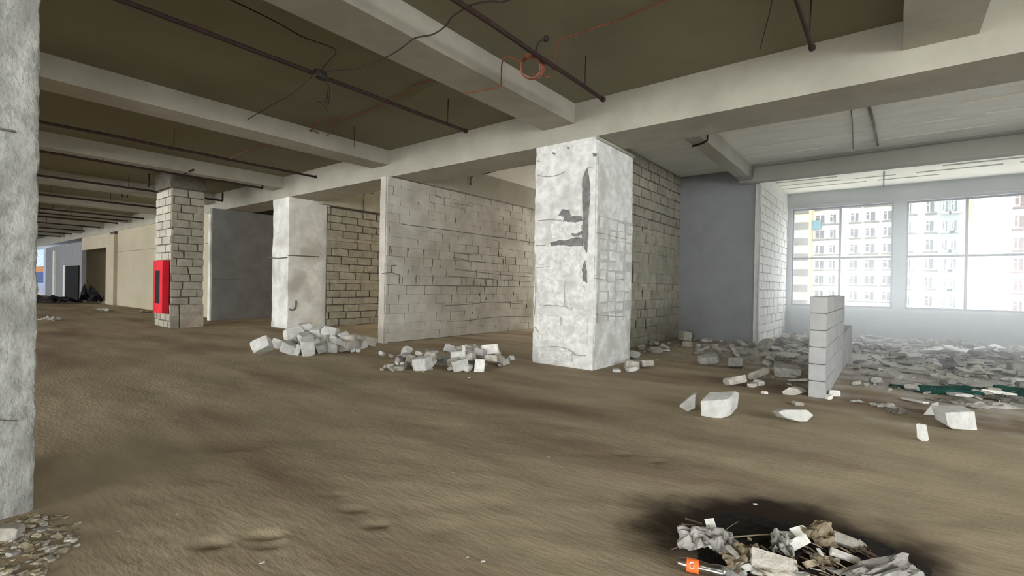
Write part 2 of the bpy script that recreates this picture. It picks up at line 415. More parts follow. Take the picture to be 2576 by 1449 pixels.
def tie(wall, axis_, face, a0, a1, z0, z1, m='tie', sgn=1, proud=0.0):
    lo, hi = sorted((face - sgn * 0.07, face + sgn * proud))
    if axis_ == 'y': o = rough_box('tie_band', (lo, a0, z0), (hi, a1, z1), M[m], 0.06, 0.004, 5, wall)
    else: o = rough_box('tie_band', (a0, lo, z0), (a1, hi, z1), M[m], 0.06, 0.004, 5, wall)
    return o

# long plaster-smeared partition
w = struct(box('wall_centre', (-10.15, 7.56, 0), (-9.935, 19.4, 4.18), M['mortar_lt']))
w['label'] = 'long pale block partition with two concrete bands, left of the big pillar'
bricks(w, 'block_smear', 'y', -9.9, 7.54, 14.6, 0.0, 1.46, 6, 0.6, gap=0.006, jit=0.003, uneven=0.1)
bricks(w, 'block_smear', 'y', -9.9, 7.54, 14.6, 1.46, 2.92, 6, 0.6, gap=0.011, jit=0.004, uneven=0.1)
bricks(w, 'block_smear', 'y', -9.9, 7.54, 14.6, 3.04, 4.17, 5, 0.6, gap=0.005, jit=0.003, uneven=0.1)
tie(w, 'y', -9.9, 7.54, 14.6, 2.92, 3.04, 'block_smear', proud=-0.012)
tube('crack', [(-9.897, 7.56 + i * 0.2, 1.463 + random.uniform(-0.006, 0.006)) for i in range(36)], 0.010, M['crack'], w, 5)
tube('crack', [(-9.897, 8.0 + i * 0.2, 3.035 + random.uniform(-0.010, 0.010)) for i in range(33)], 0.009, M['crack'], w, 5)
rough_box('end_face', (-10.17, 7.52, 0), (-9.93, 7.56, 4.17), M['block_smear'], 0.1, 0.008, 3, w)
# slits and knocked-out joints seen on the partition
random.seed(33)
sl = [(1145, 555, 14), (1053, 512, 9), (1129, 622, 20), (1254, 638, 18), (1265, 658, 16), (1296, 660, 16), (1333, 608, 16), (1161, 710, 18), (1193, 710, 18), (1223, 710, 18), (1251, 712, 16),
      (1280, 712, 16), (1306, 712, 14), (1224, 752, 10), (1292, 740, 12), (1326, 770, 10), (982, 630, 24), (1028, 628, 10), (1068, 633, 8), (1089, 662, 22), (1005, 702, 24), (1048, 702, 22), (1089, 704, 24),
      (984, 678, 18), (1028, 684, 12), (1208, 740, 8), (1190, 787, 6), (1013, 706, 18)]
for px, py, hh in sl:
    p0, p1 = P(px, py - hh / 2, x=-9.897), P(px + random.uniform(-2, 2), py + hh / 2, x=-9.897)
    tube('joint_gap', [p0, (p0 + p1) / 2 + Vector((0, random.uniform(-.02, .02), 0)), p1], [0.008, 0.018, 0.008], M['crack'], w, 5)
for pts in ([(960, 688), (985, 686), (1003, 692)], [(984, 668), (998, 667)], [(1140, 648), (1175, 655), (1220, 660), (1262, 665)], [(1142, 636), (1200, 642)], [(1145, 678), (1200, 684), (1255, 690), (1335, 697)],
            [(1128, 695), (1165, 697), (1240, 703), (1335, 709)], [(1120, 768), (1170, 766), (1240, 760), (1325, 765)], [(1125, 808), (1180, 806), (1250, 797), (1335, 796)], [(1145, 512), (1165, 515)], [(1095, 492), (1112, 499)],
            [(1170, 514), (1185, 519)], [(975, 862), (1100, 850), (1220, 838), (1335, 829)]):
    tube('joint_gap', smooth([P(a, b_, x=-9.896) for a, b_ in pts], 3), 0.008, M['crack'], w, 5)

# rough block partition behind the second pillar
w = struct(box('wall_shop', (-15.3, 9.0, 0), (-15.045, 19.4, 4.06), M['mortar']))
w['label'] = 'rough unplastered block partition between the second pillar and the long partition'
bricks(w, 'block_dk', 'y', -15.0, 9.0, 13.2, 0.0, 1.47, 6, 0.62, gap=0.030, jit=0.006, uneven=0.08)
bricks(w, 'block_dk', 'y', -15.0, 9.0, 13.2, 1.60, 2.93, 5, 0.62, gap=0.030, jit=0.006, uneven=0.08)
bricks(w, 'block_dk', 'y', -15.0, 9.0, 13.2, 3.04, 4.04, 4, 0.62, gap=0.032, jit=0.010, uneven=0.08)
tie(w, 'y', -15.0, 9.0, 13.2, 1.47, 1.60, proud=-0.005); tie(w, 'y', -15.0, 9.0, 13.2, 2.93, 3.04, proud=-0.005)

# smooth dark wall beside the red cabinet pillar
w = struct(box('wall_far', (-20.15, 7.25, 0), (-19.9, 19.4, 4.19), M['darkwall'], bevel=0.01))
tube('joint_line', [(-19.897, 7.3 + i * 0.4, 1.55) for i in range(12)], 0.007, M['crack'], w, 5)
box('corner_strip', (-20.10, 7.20, 0), (-19.90, 7.26, 3.95), M['pillar_grey'], w)  # pale strip added; light on the wall's end is put into its colour

# block wall right of the big pillar
w = struct(box('wall_bay', (-5.35, 9.2, 0), (-5.085, 14.75, ZC), M['mortar']))
w['label'] = 'shadowed block wall right of the big pillar, bare blocks at its top'
bricks(w, 'block_dk', 'y', -5.05, 9.2, 14.7, 3.05, 4.85, 7, 0.62, gap=0.028, jit=0.010, uneven=0.12)
bricks(w, 'block_dk', 'y', -5.05, 9.2, 14.7, 1.62, 2.93, 5, 0.62, gap=0.006, jit=0.002, uneven=0.1)
bricks(w, 'block_dk', 'y', -5.05, 9.2, 14.7, 0.0, 1.42, 6, 0.62, gap=0.010, jit=0.004, uneven=0.12)
tie(w, 'y', -5.05, 9.2, 14.7, 2.93, 3.05, proud=-0.008)
for k in range(9): 
    a0 = 9.2 + k * 0.61
    rough_box('tie_block', (-5.12, a0 + 0.01, 1.43), (-5.05 + random.uniform(0.0, 0.012), a0 + 0.60, 1.61), M['tie'], 0.1, 0.004, 5, w)
for px, py, hh in ((1617, 575, 14), (1593, 685, 50), (1617, 735, 26), (1624, 770, 24), (1577, 815, 40), (1600, 815, 20), (1625, 815, 28), (1613, 790, 20), (1570, 800, 20)):
    if px < 1580: continue
    p0, p1 = P(px, py - hh / 2, x=-5.03), P(px - 1, py + hh / 2, x=-5.03)
    tube('joint_gap', [p0, (p0 + p1) / 2, p1], [0.01, 0.02, 0.01], M['crack'], w, 5)

# grey rendered wall closing that bay, and the white block wall by the window
w = struct(box('wall_grey', (-5.1, 14.65, 0), (-2.94, 14.9, ZC), M['greywall']))
w['label'] = 'smooth dark grey rendered wall at the back of the bay'
w = struct(box('wall_white', (-3.2, 14.66, 0), (-2.93, 19.4, ZC), M['mortar_lt']))
w['label'] = 'white painted block wall running to the big window'
bricks(w, 'block_lt', 'y', -2.9, 14.78, 19.4, 0.0, 2.0, 8, 0.56, gap=0.024, jit=0.006, uneven=0.15)
bricks(w, 'block_lt', 'y', -2.9, 14.78, 19.4, 2.0, 4.41, 10, 0.60, gap=0.022, jit=0.006, uneven=0.1)
box('head_band', (-2.95, 14.7, 4.41), (-2.895, 19.4, ZC), M['block_lt'], w)
rough_box('corner_strip', (-2.97, 14.58, 0), (-2.86, 14.80, 4.41), M['block_lt'], 0.1, 0.006, 3, w)

# ------------------------------------------------------------------ window wall
YW = 19.4
zs, zh = 0.98, 4.34
w = struct(box('wall_window', (-2.93, YW, 0), (9, YW + 0.25, zs), M['sillwall']))
w['label'] = 'pale wall under and around the large windows'
box('lintel', (-2.93, YW - 0.03, zh), (9, YW + 0.25, ZC), M['sillwall'], w)
for a, c in ((-2.93, -2.75), (0.04, 0.36), (3.12, 3.44), (6.2, 6.52)):
    box('pier', (a, YW, zs), (c, YW + 0.25, zh), M['sillwall'], w)
box('sill_edge', (-2.9, YW - 0.035, zs - 0.10), (9, YW + 0.0, zs - 0.06), M['block_lt'], w)
tube('curtain_rail', [(-2.8, YW - 0.06, 4.42), (0, YW - 0.06, 4.41), (3, YW - 0.06, 4.42), (8.5, YW - 0.06, 4.42)], 0.016, M['whitepipe'], w)
for n_, (a, c) in enumerate(((-2.75, 0.04), (0.36, 3.12), (3.44, 6.2), (6.52, 9.0)), 1):
    mid = (a + c) / 2
    wn = struct(empty('window_%d' % n_, (mid, YW, zs)))
    def fb(nm, x0, x1, z0, z1):
        box(nm, (x0 - mid, 0.06, z0 - zs), (x1 - mid, 0.12, z1 - zs), M['frame'], wn)
    fb('mullion', mid - 0.035, mid + 0.035, zs + 0.05, zh - 0.05)
    fb('transom', a + 0.05, mid - 0.035, 2.585, 2.655); fb('transom', mid + 0.035, c - 0.05, 2.585, 2.655)
    fb('frame_rail', a, c, zs, zs + 0.06); fb('frame_rail', a, c, zh - 0.06, zh)
    fb('frame_stile', a, a + 0.05, zs + 0.06, zh - 0.06); fb('frame_stile', c - 0.05, c, zs + 0.06, zh - 0.06)
    for x0, x1 in ((a + 0.05, mid - 0.035), (mid + 0.035, c - 0.05)):
        for z0, z1 in ((zs + 0.06, 2.585), (2.655, zh - 0.06)):
            box('pane', (x0 - mid, 0.085, z0 - zs), (x1 - mid, 0.09, z1 - zs), M['glass'], wn)

# rest of the shell: end wall of the shop bays, the side behind the camera and the right end
struct(box('wall_back', (-66, 19.4, 0), (-3.1, 19.6, ZC), M['darkwall']))
w = struct(box('wall_front', (-66, -17.2, 0), (9, -17.0, 1.2), M['beam']))
box('lintel', (-66, -17.2, 4.2), (9, -17.0, ZC), M['beam'], w)
w = struct(box('wall_right', (9.0, -17.2, 0), (9.2, -6.6, ZC), M['beam']))
box('wall_stretch', (9.0, 6.6, 0), (9.2, 19.65, ZC), M['beam'], w)
box('parapet', (9.0, -6.6, 0), (9.2, 6.6, 1.9), M['beam'], w)
box('lintel', (9.0, -6.6, 4.1), (9.2, 6.6, ZC), M['beam'], w)

# pale scattering volume added over the window bay, denser towards the window
b = bmesh.new(); add_box(b, (-2.84, 9.4, 0.02), (8.95, 19.36, 4.40))
hz = bpy.data.materials.new('bay_haze'); hz.use_nodes = True
nt = hz.node_tree; nt.nodes.remove(nt.nodes['Principled BSDF'])
vs = nt.nodes.new('ShaderNodeVolumeScatter'); vs.inputs['Color'].default_value = (0.985, 0.995, 1.0, 1); vs.inputs['Anisotropy'].default_value = 0.35
geo = nt.nodes.new('ShaderNodeNewGeometry'); sp = nt.nodes.new('ShaderNodeSeparateXYZ'); nt.links.new(geo.outputs['Position'], sp.inputs[0])
mr = nt.nodes.new('ShaderNodeMapRange'); mr.inputs[1].default_value = 9.4; mr.inputs[2].default_value = 19.0; mr.inputs[3].default_value = 0.02; mr.inputs[4].default_value = HAZE
nt.links.new(sp.outputs['Y'], mr.inputs[0]); nt.links.new(mr.outputs[0], vs.inputs['Density'])
nt.links.new(vs.outputs[0], nt.nodes['Material Output'].inputs['Volume'])
hz_o = obj('bay_haze', b, hz); tag(hz_o, 'pale haze filling the bright window bay', 'haze', kind='stuff')
scene.cycles.volume_step_rate = 4.0
scene.cycles.volume_max_steps = 64

# ------------------------------------------------------------------ pillars
p1 = rough_box('pillar', (-5.50, 7.69, 0), (-4.17, 9.28, 4.19), M['pillar'], 0.07, 0.012, 3)
struct(p1); p1['label'] = 'big white plastered pillar with dark peeled patches, centre right'
def on_front(px, py): q = P(px, py, y=7.672); return q
def patch(name, pts, m, parent, plane='y', val=7.672, th=0.010, jag=0.012):
    q = [P(a, b_, **{plane: val}) for a, b_ in pts]
    # jagged outline
    out = []
    for i, p in enumerate(q):
        n2 = q[(i + 1) % len(q)]
        k = max(1, int((n2 - p).length / 0.05))
        for s in range(k):
            r_ = p.lerp(n2, s / k)
            j = noise.noise_vector(r_ * 17) * jag * 2
            if plane == 'y': j.y = 0
            else: j.x = 0
            out.append(r_ + j)
    b = bmesh.new(); vs = [b.verts.new(p) for p in out]
    try: f = b.faces.new(vs)
    except Exception: b.free(); return
    r = bmesh.ops.extrude_face_region(b, geom=[f])
    d = Vector((0, th * 2, 0)) if plane == 'y' else Vector((-th * 2, 0, 0))
    bmesh.ops.translate(b, verts=[g for g in r['geom'] if isinstance(g, bmesh.types.BMVert)], vec=d)
    bmesh.ops.triangulate(b, faces=[f for f in b.faces if len(f.verts) > 4])
    bmesh.ops.recalc_face_normals(b, faces=b.faces[:])
    return obj(name, b, m, parent)
patch('peeled_patch', [(1477, 422), (1482, 450), (1484, 490), (1479, 540), (1478, 600), (1476, 636), (1468, 622), (1464, 590), (1467, 545), (1464, 500), (1466, 445)], M['peel'], p1)
patch('peeled_patch', [(1471, 655), (1476, 690), (1474, 712), (1466, 706), (1464, 672)], M['peel'], p1)
patch('peeled_patch', [(1404, 541), (1413, 526), (1430, 528), (1436, 545), (1464, 543), (1466, 556), (1440, 559), (1415, 556), (1420, 546)], M['peel'], p1)
patch('peeled_patch', [(1384, 611), (1400, 606), (1424, 604), (1450, 596), (1466, 598), (1464, 618), (1436, 620), (1410, 616), (1388, 619)], M['peel'], p1)
patch('peeled_patch', [(1437, 586), (1450, 588), (1462, 580), (1463, 588), (1450, 594), (1438, 593)], M['peel'], p1)
for pts in ([(1352, 556), (1380, 554), (1412, 553)], [(1348, 616), (1372, 618)], [(1355, 665), (1380, 664)], [(1349, 673), (1386, 670)], [(1343, 820), (1350, 832), (1362, 840), (1374, 836), (1381, 820)],
            [(1345, 875), (1370, 872), (1400, 873), (1430, 880), (1450, 893), (1475, 896)], [(1352, 440), (1375, 444), (1405, 440), (1420, 430)], [(1480, 421), (1494, 421)], [(1346, 640), (1344, 690), (1347, 740), (1344, 790)],
            [(1436, 604), (1436, 620)], [(1368, 770), (1405, 768), (1440, 776)]):
    tube('crack', smooth([on_front(a, b_ + random.uniform(-2, 2)) for a, b_ in pts], 3), 0.006, M['tie'], p1, 5)
for (a, b_, c, d) in ((1388, 383, 1396, 388), (1425, 369, 1432, 374), (1490, 385, 1500, 393), (1350, 403, 1358, 406)):
    patch('chip_mark', [(a, b_), (c, b_ + 1), (c - 1, d), (a + 2, d)], M['peel'], p1, jag=0.004)
# loose plaster bulges over the lower part of the pillar's front
random.seed(8)
for (a, b_, c, d) in ((1352, 628, 1400, 690), (1410, 625, 1460, 700), (1350, 700, 1420, 770), (1425, 712, 1470, 780), (1352, 790, 1410, 860), (1415, 790, 1478, 866), (1350, 880, 1440, 910), (1384, 562, 1426, 602), (1436, 560, 1464, 580)):
    patch('plaster_flake', [(a, b_), ((a + c) / 2, b_ + 3), (c, b_ + 6), (c - 3, (b_ + d) / 2), (c - 1, d), ((a + c) / 2, d - 4), (a + 4, d - 2), (a + 2, (b_ + d) / 2)], M['plaster'], p1, val=7.668, jag=0.016)
# plastered block grid on the pillar's right face
PX = -4.152
box('recess_panel', (-4.19, 7.82, 0.86), (-4.152, 9.24, 2.80), M['greyjoint'], p1)
for r in range(10):
    for c_ in range(4):
        y0, z0 = 7.84 + c_ * 0.35, 0.86 + r * 0.192
        if random.random() < 0.08: continue
        rough_box('plaster_pad', (PX - 0.03, y0 + random.uniform(-0.02, 0.05), z0 + random.uniform(-.01, .01)), (PX + 0.010, y0 + random.uniform(0.27, 0.35), z0 + random.uniform(0.13, 0.19)), M['pillar'], 0.09, 0.010, 8, p1)
tube('corner_bead', [(PX - 0.01, 7.73, 0.02), (PX - 0.006, 7.72, 1.4), (PX - 0.01, 7.73, 2.8), (PX - 0.006, 7.72, 3.9)], 0.020, M['plaster'], p1, 6)
tube('top_ledge', [(-4.155, 7.66, 4.16), (-4.15, 8.4, 4.165), (-4.155, 9.25, 4.16)], 0.03, M['beam'], p1, 6)
for pts in ([(1500, 586), (1520, 588), (1545, 596), (1576, 602)], [(1496, 700), (1530, 704), (1570, 702)], [(1498, 790), (1530, 795), (1568, 796)]):
    tube('crack', smooth([P(a, b_, x=-4.142) for a, b_ in pts], 3), 0.006, M['tie'], p1, 5)

p2 = rough_box('pillar', (-16.15, 7.69, 0), (-15.08, 9.15, 4.19), M['pillar_grey'], 0.12, 0.014, 2.5)
struct(p2); p2['label'] = 'pale grey pillar behind the left rubble pile'
tube('crack', [P(a, b_, y=7.67) for a, b_ in ((674, 648), (700, 650), (722, 648))], 0.02, M['crack'], p2, 5)
tube('crack', [P(a, b_, x=-15.06) for a, b_ in ((724, 642), (760, 644), (803, 646))], 0.018, M['crack'], p2, 5)
tube('crack', smooth([P(a, b_, x=-15.06) for a, b_ in ((745, 756), (744, 772), (738, 780), (728, 778))], 3), 0.03, M['crack'], p2, 5)
p3 = rough_box('pillar', (-5.62, -0.95, 0), (-4.29, 0.56, 4.19), M['rough'], 0.025, 0.010, 9)
struct(p3); p3['label'] = 'rough board-marked grey pillar at the left edge of the photo'
tube('crack', [P(a, b_, x=-4.275) for a, b_ in ((-10, 322), (20, 327), (41, 331))], 0.006, M['crack'], p3, 5)
tube('crack', [P(a, b_, x=-4.275) for a, b_ in ((-10, 1056), (20, 1058), (45, 1058))], 0.004, M['crack'], p3, 5)
for cx in (-27.6, -38.4, -49.2):
    struct(rough_box('pillar', (cx - 0.6, -0.95, 0), (cx + 0.6, 0.56, 4.19), M['pillar_grey'], 0.4, 0.01, 2))

# block pillar with the red cabinet
p4 = struct(box('pillar', (-18.76, 5.24, 0), (-17.44, 6.10, ZC), M['mortar']))
p4['label'] = 'rough grey block pillar holding a red cabinet, far left'
random.seed(14)
bricks(p4, 'block_dk', 'x', 5.2, -18.80, -17.41, 0.0, 0.44, 2, 0.40, gap=0.03, jit=0.012, sgn=-1)
bricks(p4, 'block', 'x', 5.2, -18.80, -18.42, 0.44, 2.10, 7, 0.60, gap=0.03, jit=0.012, sgn=-1)
bricks(p4, 'block', 'x', 5.2, -18.80, -17.41, 2.10, 4.30, 9, 0.60, gap=0.03, jit=0.014, sgn=-1)
bricks(p4, 'block_dk', 'y', -17.40, 5.2, 6.12, 0.72, 4.32, 15, 0.50, gap=0.03, jit=0.016, uneven=0.15)
bricks(p4, 'block_dk', 'y', -17.40, 5.2, 5.45, 0.0, 0.72, 2, 0.50, gap=0.03, jit=0.01)
rough_box('render_patch', (-17.46, 5.47, 0.0), (-17.37, 6.12, 0.72), M['tie'], 0.1, 0.006, 4, p4)
rough_box('capital', (-18.86, 5.16, 4.34), (-17.36, 6.16, ZC), M['mortar'], 0.1, 0.03, 3, p4)

# ------------------------------------------------------------------ far left of the hall
w = struct(box('wall_left', (-34.4, 7.72, 0), (-20.62, 7.95, 4.19), M['creamwall']))
w['label'] = 'lit cream wall beyond the block pillar'
box('lintel', (-20.62, 7.74, 3.7), (-20.15, 7.95, 4.19), M['creamwall'], w)
box('jamb', (-36.0, 7.55, 0), (-34.4, 7.95, 4.0), M['creamwall'], w)
tube('joint_line', [(-34.3, 7.715, 3.0), (-20.7, 7.715, 2.98)], 0.015, M['tie'], w, 5)
box('lintel', (-42.8, 7.72, 3.35), (-36.0, 7.95, 4.19), M['creamwall'], w)
box('recess_wall', (-44.2, 9.6, 0), (-33, 9.8, 4.86), M['tie'], w)
box('recess_side', (-44.3, 7.96, 0), (-44.1, 9.6, 4.86), M['creamwall'], w)
w = struct(box('wall_left', (-55.3, 7.72, 0), (-42.8, 7.95, 3.95), M['greywall']))
box('door_dark_slab', (-47.4, 7.64, 0), (-43.4, 7.73, 2.35), M['black'], w)  # solid black slab; the doorway's darkness is painted as its colour
box('door_edge', (-48.0, 7.60, 0), (-47.4, 7.73, 2.4), M['whitepipe'], w)
box('wall_edge', (-51.8, 7.60, 0), (-51.2, 7.73, 3.6), M['whitepipe'], w)
w = struct(empty('window_5', (-58.6, 7.8, 0)))
box('frame_stile', (2.3, -0.1, 0), (3.2, 0.2, 3.9), M['ice'], w)
box('orange_band', (-4.0, 0, 1.95), (2.3, 0.1, 2.45), M['orangepane'], w)
box('blue_panel', (-4.0, 0, 1.0), (1.6, 0.1, 1.95), M['bluepane'], w)
box('lower_panel', (-4.0, 0, 0.1), (2.3, 0.1, 0.95), M['ice'], w)
struct(box('wall_end', (-66.2, -17, 0), (-66, 19.4, ZC), M['ice']))
w = struct(box('wall_blue', (-66, 13.0, 0), (-53, 13.2, ZC), M['ice']))

# ------------------------------------------------------------------ half-height block wall
random.seed(3)
hw = empty('block_parapet', (-0.79, 9.5, 0))
tag(hw, 'waist-high free-standing wall of pale grey blocks seen end on', 'low wall')
for r in range(6):
    y = 7.95; z0 = r * 0.237
    y += 0.3 if r % 2 else 0
    if r % 2: 
        o = obj('brick', chunk_mesh('brick', 0.205, 0.295, 0.228, 0, 0.01, extra=0), M['lowwall'], hw); o.location = (0, 7.95 + 0.15 - 9.5, z0 + 0.118)
    while y < 11.2:
        l = min(0.6, 11.3 - y)
        o = obj('brick', chunk_mesh('brick', 0.205 + random.uniform(-.004, .004), l - 0.006, 0.230, 0, 0.012, extra=0), M['lowwall'], hw)
        o.location = (random.uniform(-.004, .004), y + l / 2 - 9.5, z0 + 0.1185); y += l
for r in range(3):
    for k in range(4):
        o = obj('brick', chunk_mesh('brick', 0.21, 0.59, 0.23, 0, 0.015, extra=0), M['lowwall'], hw)
        o.location = (random.uniform(0, 0.02), 11.35 + 0.3 + 0.6 * k - 9.5, r * 0.237 + 0.118)

# ------------------------------------------------------------------ red cabinet
x0, x1 = -18.40, -17.55
rc = empty('hose_cabinet', ((x0 + x1) / 2, 5.1, 0.45))
tag(rc, 'tall red cabinet with a black slot opening set in the grey block pillar', 'cabinet')
hwid = (x1 - x0) / 2
def rb(nm, lo, hi, m): return box(nm, lo, hi, m, rc, 0.008)
rb('frame_stile', (-hwid, -0.06, 0), (-hwid + 0.16, 0.12, 1.64), M['red']); rb('frame_stile', (hwid - 0.25, -0.06, 0), (hwid, 0.12, 1.64), M['red'])
rb('frame_rail', (-hwid + 0.16, -0.055, 0), (hwid - 0.25, 0.12, 0.30), M['red']); rb('frame_rail', (-hwid + 0.16, -0.055, 1.32), (hwid - 0.25, 0.12, 1.64), M['red'])
rb('slot_panel', (-hwid + 0.14, -0.045, 0.28), (hwid - 0.2, 0.11, 1.34), M['black'])  # black sheet just behind the frame, painted for the slot's dark inside

# ------------------------------------------------------------------ pipes
random.seed(77)
def pipe(x, y0, y1, z, r, label, hangers=(), riser=False, cap=True, group=None):
    p = empty('sprinkler_pipe', (x, y1, z))
    tag(p, label, 'pipe', group)
    n_ = 14
    tube('pipe_run', [(random.uniform(-.006, .006), (y0 - y1) * (1 - i / n_), random.uniform(-.006, .006)) for i in range(n_ + 1)], r, M['rust'], p)
    if cap: tube('end_cap', [(0, -0.03, 0), (0, 0.015, 0)], r * 1.45, M['rust'], p)
    for hy in hangers: tube('hanger_rod', [(0, hy - y1, 0), (0.01, hy - y1, 4.87 - z)], 0.008, M['rust'], p, 6)
    for cy_ in [y0 + 2.2 + random.uniform(-.5, .5)]:
        if y0 + .3 < cy_ < y1 - .2: tube('coupling', [(0, cy_ - y1 - 0.05, 0), (0, cy_ - y1 + 0.05, 0)], r * 1.4, M['rust'], p)
    if riser: tube('riser', [(0, 0, 0), (0, 0, 0.30)], r, M['rust'], p)
    return p
ZP = 4.42
def px_x(a, b_): return P(a, b_, z=ZP).x
e1, e2, e3, e4 = P(1172, 330, z=ZP), P(1517, 250, z=ZP), P(795, 445, z=ZP), P(660, 473, z=ZP)
pipe(e1.x, -1.0, e1.y, ZP, 0.030, 'rusty ceiling pipe ending left of the white cross beam, carrying the wire joint', [P(1127, 312, z=ZP).y, 1.5])
pipe(e2.x, -1.0, e2.y, ZP, 0.030, 'rusty ceiling pipe with the orange hose coil hung on it', [P(1475, 218, z=ZP).y, 2.0])
pipe(e3.x, -1.0, e3.y, ZP, 0.030, 'third rusty pipe from the hose coil, ending in open air above the second pillar', [P(891, 395, x=e3.x).y if False else 3.8, 1.0])
pipe(e4.x, -1.0, e4.y, ZP, 0.030, 'rusty pipe whose end turns up in a short riser near the second pillar', [3.2], riser=True, cap=False)
e5 = P(560, 505, z=ZP)
pipe(e5.x, -1.0, e5.y, ZP, 0.032, 'rusty pipe passing just above the block pillar top', [4.6], riser=True, cap=False)
for k, (a, b_) in enumerate(((395, 523), (360, 550), (320, 556))):
    q = P(a, b_, z=ZP)
    pipe(q.x, -1.0, q.y, ZP, 0.034, 'distant rusty pipe, %s of the row beyond the block pillar' % ('nearest', 'second', 'third')[k], [q.y - 1.5 - k * 0.3, q.y - 3.2])
for k in range(5):
    pipe(-32.2 - 3.6 * k, -1.0, 7.2, ZP, 0.036, 'thin distant pipe under the ceiling at the far left end', [5.0], group='distant pipes at the far end')
q = P(2043, 120, z=ZP)
pg = pipe(q.x, -1.0, q.y, ZP, 0.028, 'greyish pipe at the top right, ending before the main beam', [q.y - 0.25])
q2 = [P(2008 + (1945 - 2008), 0, z=4.5), P(1930, 60, z=4.55), P(1912, 125, z=4.6)]
tag(tube('hanging_wire', smooth([P(1946, -40, z=4.40), P(1941, 10, z=4.36), P(1926, 70, z=4.30), P(1912, 124, z=4.22)], 4), 0.007, M['wire']), 'thin dark wire dangling beside the greyish pipe at top right', 'wire')
# drops and forked bracket on the distant pipes
for (a, b_, c, d, z_) in ((372, 440, 375, 470, 4.45), (307, 468, 307, 495, 4.5), (318, 468, 320, 497, 4.5), (456, 402, 456, 440, 4.5)):
    p0 = P(c, d, z=z_); 
    tag(tube('drop_rod', [p0, (p0.x, p0.y, 4.87)], 0.022, M['rust']), {372: 'short rusty rod hanging left of the block pillar', 307: 'left of two close rods above the distant pipes', 318: 'right of two close rods above the distant pipes', 456: 'rusty rod rising over the block pillar to the ceiling'}[a], 'rod')
p0 = P(456, 440, z=4.5)
tag(tube('bracket_arm', smooth([p0, P(470, 433, z=4.52), P(487, 427, z=4.55)], 3), 0.025, M['rust']), 'short angled rusty bracket above the block pillar', 'bracket')

# ------------------------------------------------------------------ wires
def wire(name, pts, z, r, m, label, cat='wire', k=4):
    if not isinstance(z, (list, tuple)): z = [z] * len(pts)
    return tag(tube(name, smooth([P(a, b_, z=zz) for (a, b_), zz in zip(pts, z)], k), r, m, None, 6), label, cat)
wire('ceiling_wire', [(560, -10), (640, 28), (700, 58), (760, 92), (815, 112), (840, 122), (844, 135), (825, 155), (812, 172), (806, 184)], [4.8, 4.72, 4.68, 4.62, 4.58, 4.55, 4.53, 4.5, 4.46, 4.44], 0.008, M['wire'], 'black wire curling down to the joint on the left rusty pipe')
wire('ceiling_wire', [(812, 184), (835, 177), (890, 172), (935, 158), (975, 142), (1008, 122), (1040, 98), (1060, 92), (1090, 86), (1120, 66), (1138, 42), (1168, 22)], [4.44, 4.40, 4.38, 4.36, 4.36, 4.38, 4.4, 4.4, 4.4, 4.4, 4.4, 4.42], 0.009, M['wire'], 'black wire strung under the cross beam between the two near pipes')
wire('ceiling_wire', [(1180, 14), (1210, 6), (1240, 3), (1262, 5), (1290, -4)], 4.44, 0.009, M['wire'], 'short black wire leaving the right pipe at the top edge')
wire('ceiling_wire', [(784, 194), (760, 214), (735, 236), (700, 255), (660, 278), (620, 302), (580, 325)], [4.44, 4.5, 4.56, 4.6, 4.66, 4.7, 4.75], 0.009, M['wire'], 'black wire running from the pipe joint down left to the second cross beam')
j = P(806, 188, z=ZP)
tag(obj('junction_box', chunk_mesh('junction_box', 0.11, 0.16, 0.11, 0.3, 0.2), M['wire'], loc=j), 'dark lumpy wire joint wrapped on the left rusty pipe', 'joint')
wire('wire_tangle', [(815, 200), (826, 215), (830, 235), (826, 262), (820, 255), (824, 228), (822, 250), (808, 256), (795, 254), (812, 262), (824, 280)], [4.42, 4.36, 4.32, 4.28, 4.3, 4.33, 4.3, 4.28, 4.3, 4.28, 4.25], 0.008, M['wire'], 'small dark wire tangle dangling below the pipe joint')
coil = [(1093, 202), (1075, 206), (1050, 214), (1015, 235), (975, 255), (945, 268), (900, 288), (855, 301), (840, 303), (836, 318), (826, 338), (808, 350), (790, 348), (775, 340), (779, 328), (795, 330), (805, 342), (795, 350), (783, 345), (785, 322), (800, 303), (822, 301)]
wire('hose', coil, [4.85] * 8 + [4.8] * 14, 0.011, M['redwire'], 'thin reddish hose looped on the ceiling left of the cross beam', 'hose')
wire('hose', [(790, 352), (785, 362), (765, 368), (745, 376)], [4.8, 4.7, 4.62, 4.55], 0.010, M['redwire'], 'reddish tail of hose crossing the second cross beam', 'hose')
wire('hose', [(712, 363), (680, 366), (650, 368), (615, 382), (590, 392), (576, 402)], [4.8, 4.82, 4.84, 4.7, 4.6, 4.5], 0.010, M['redwire'], 'faint reddish hose between the second cross beam and third pipe', 'hose')
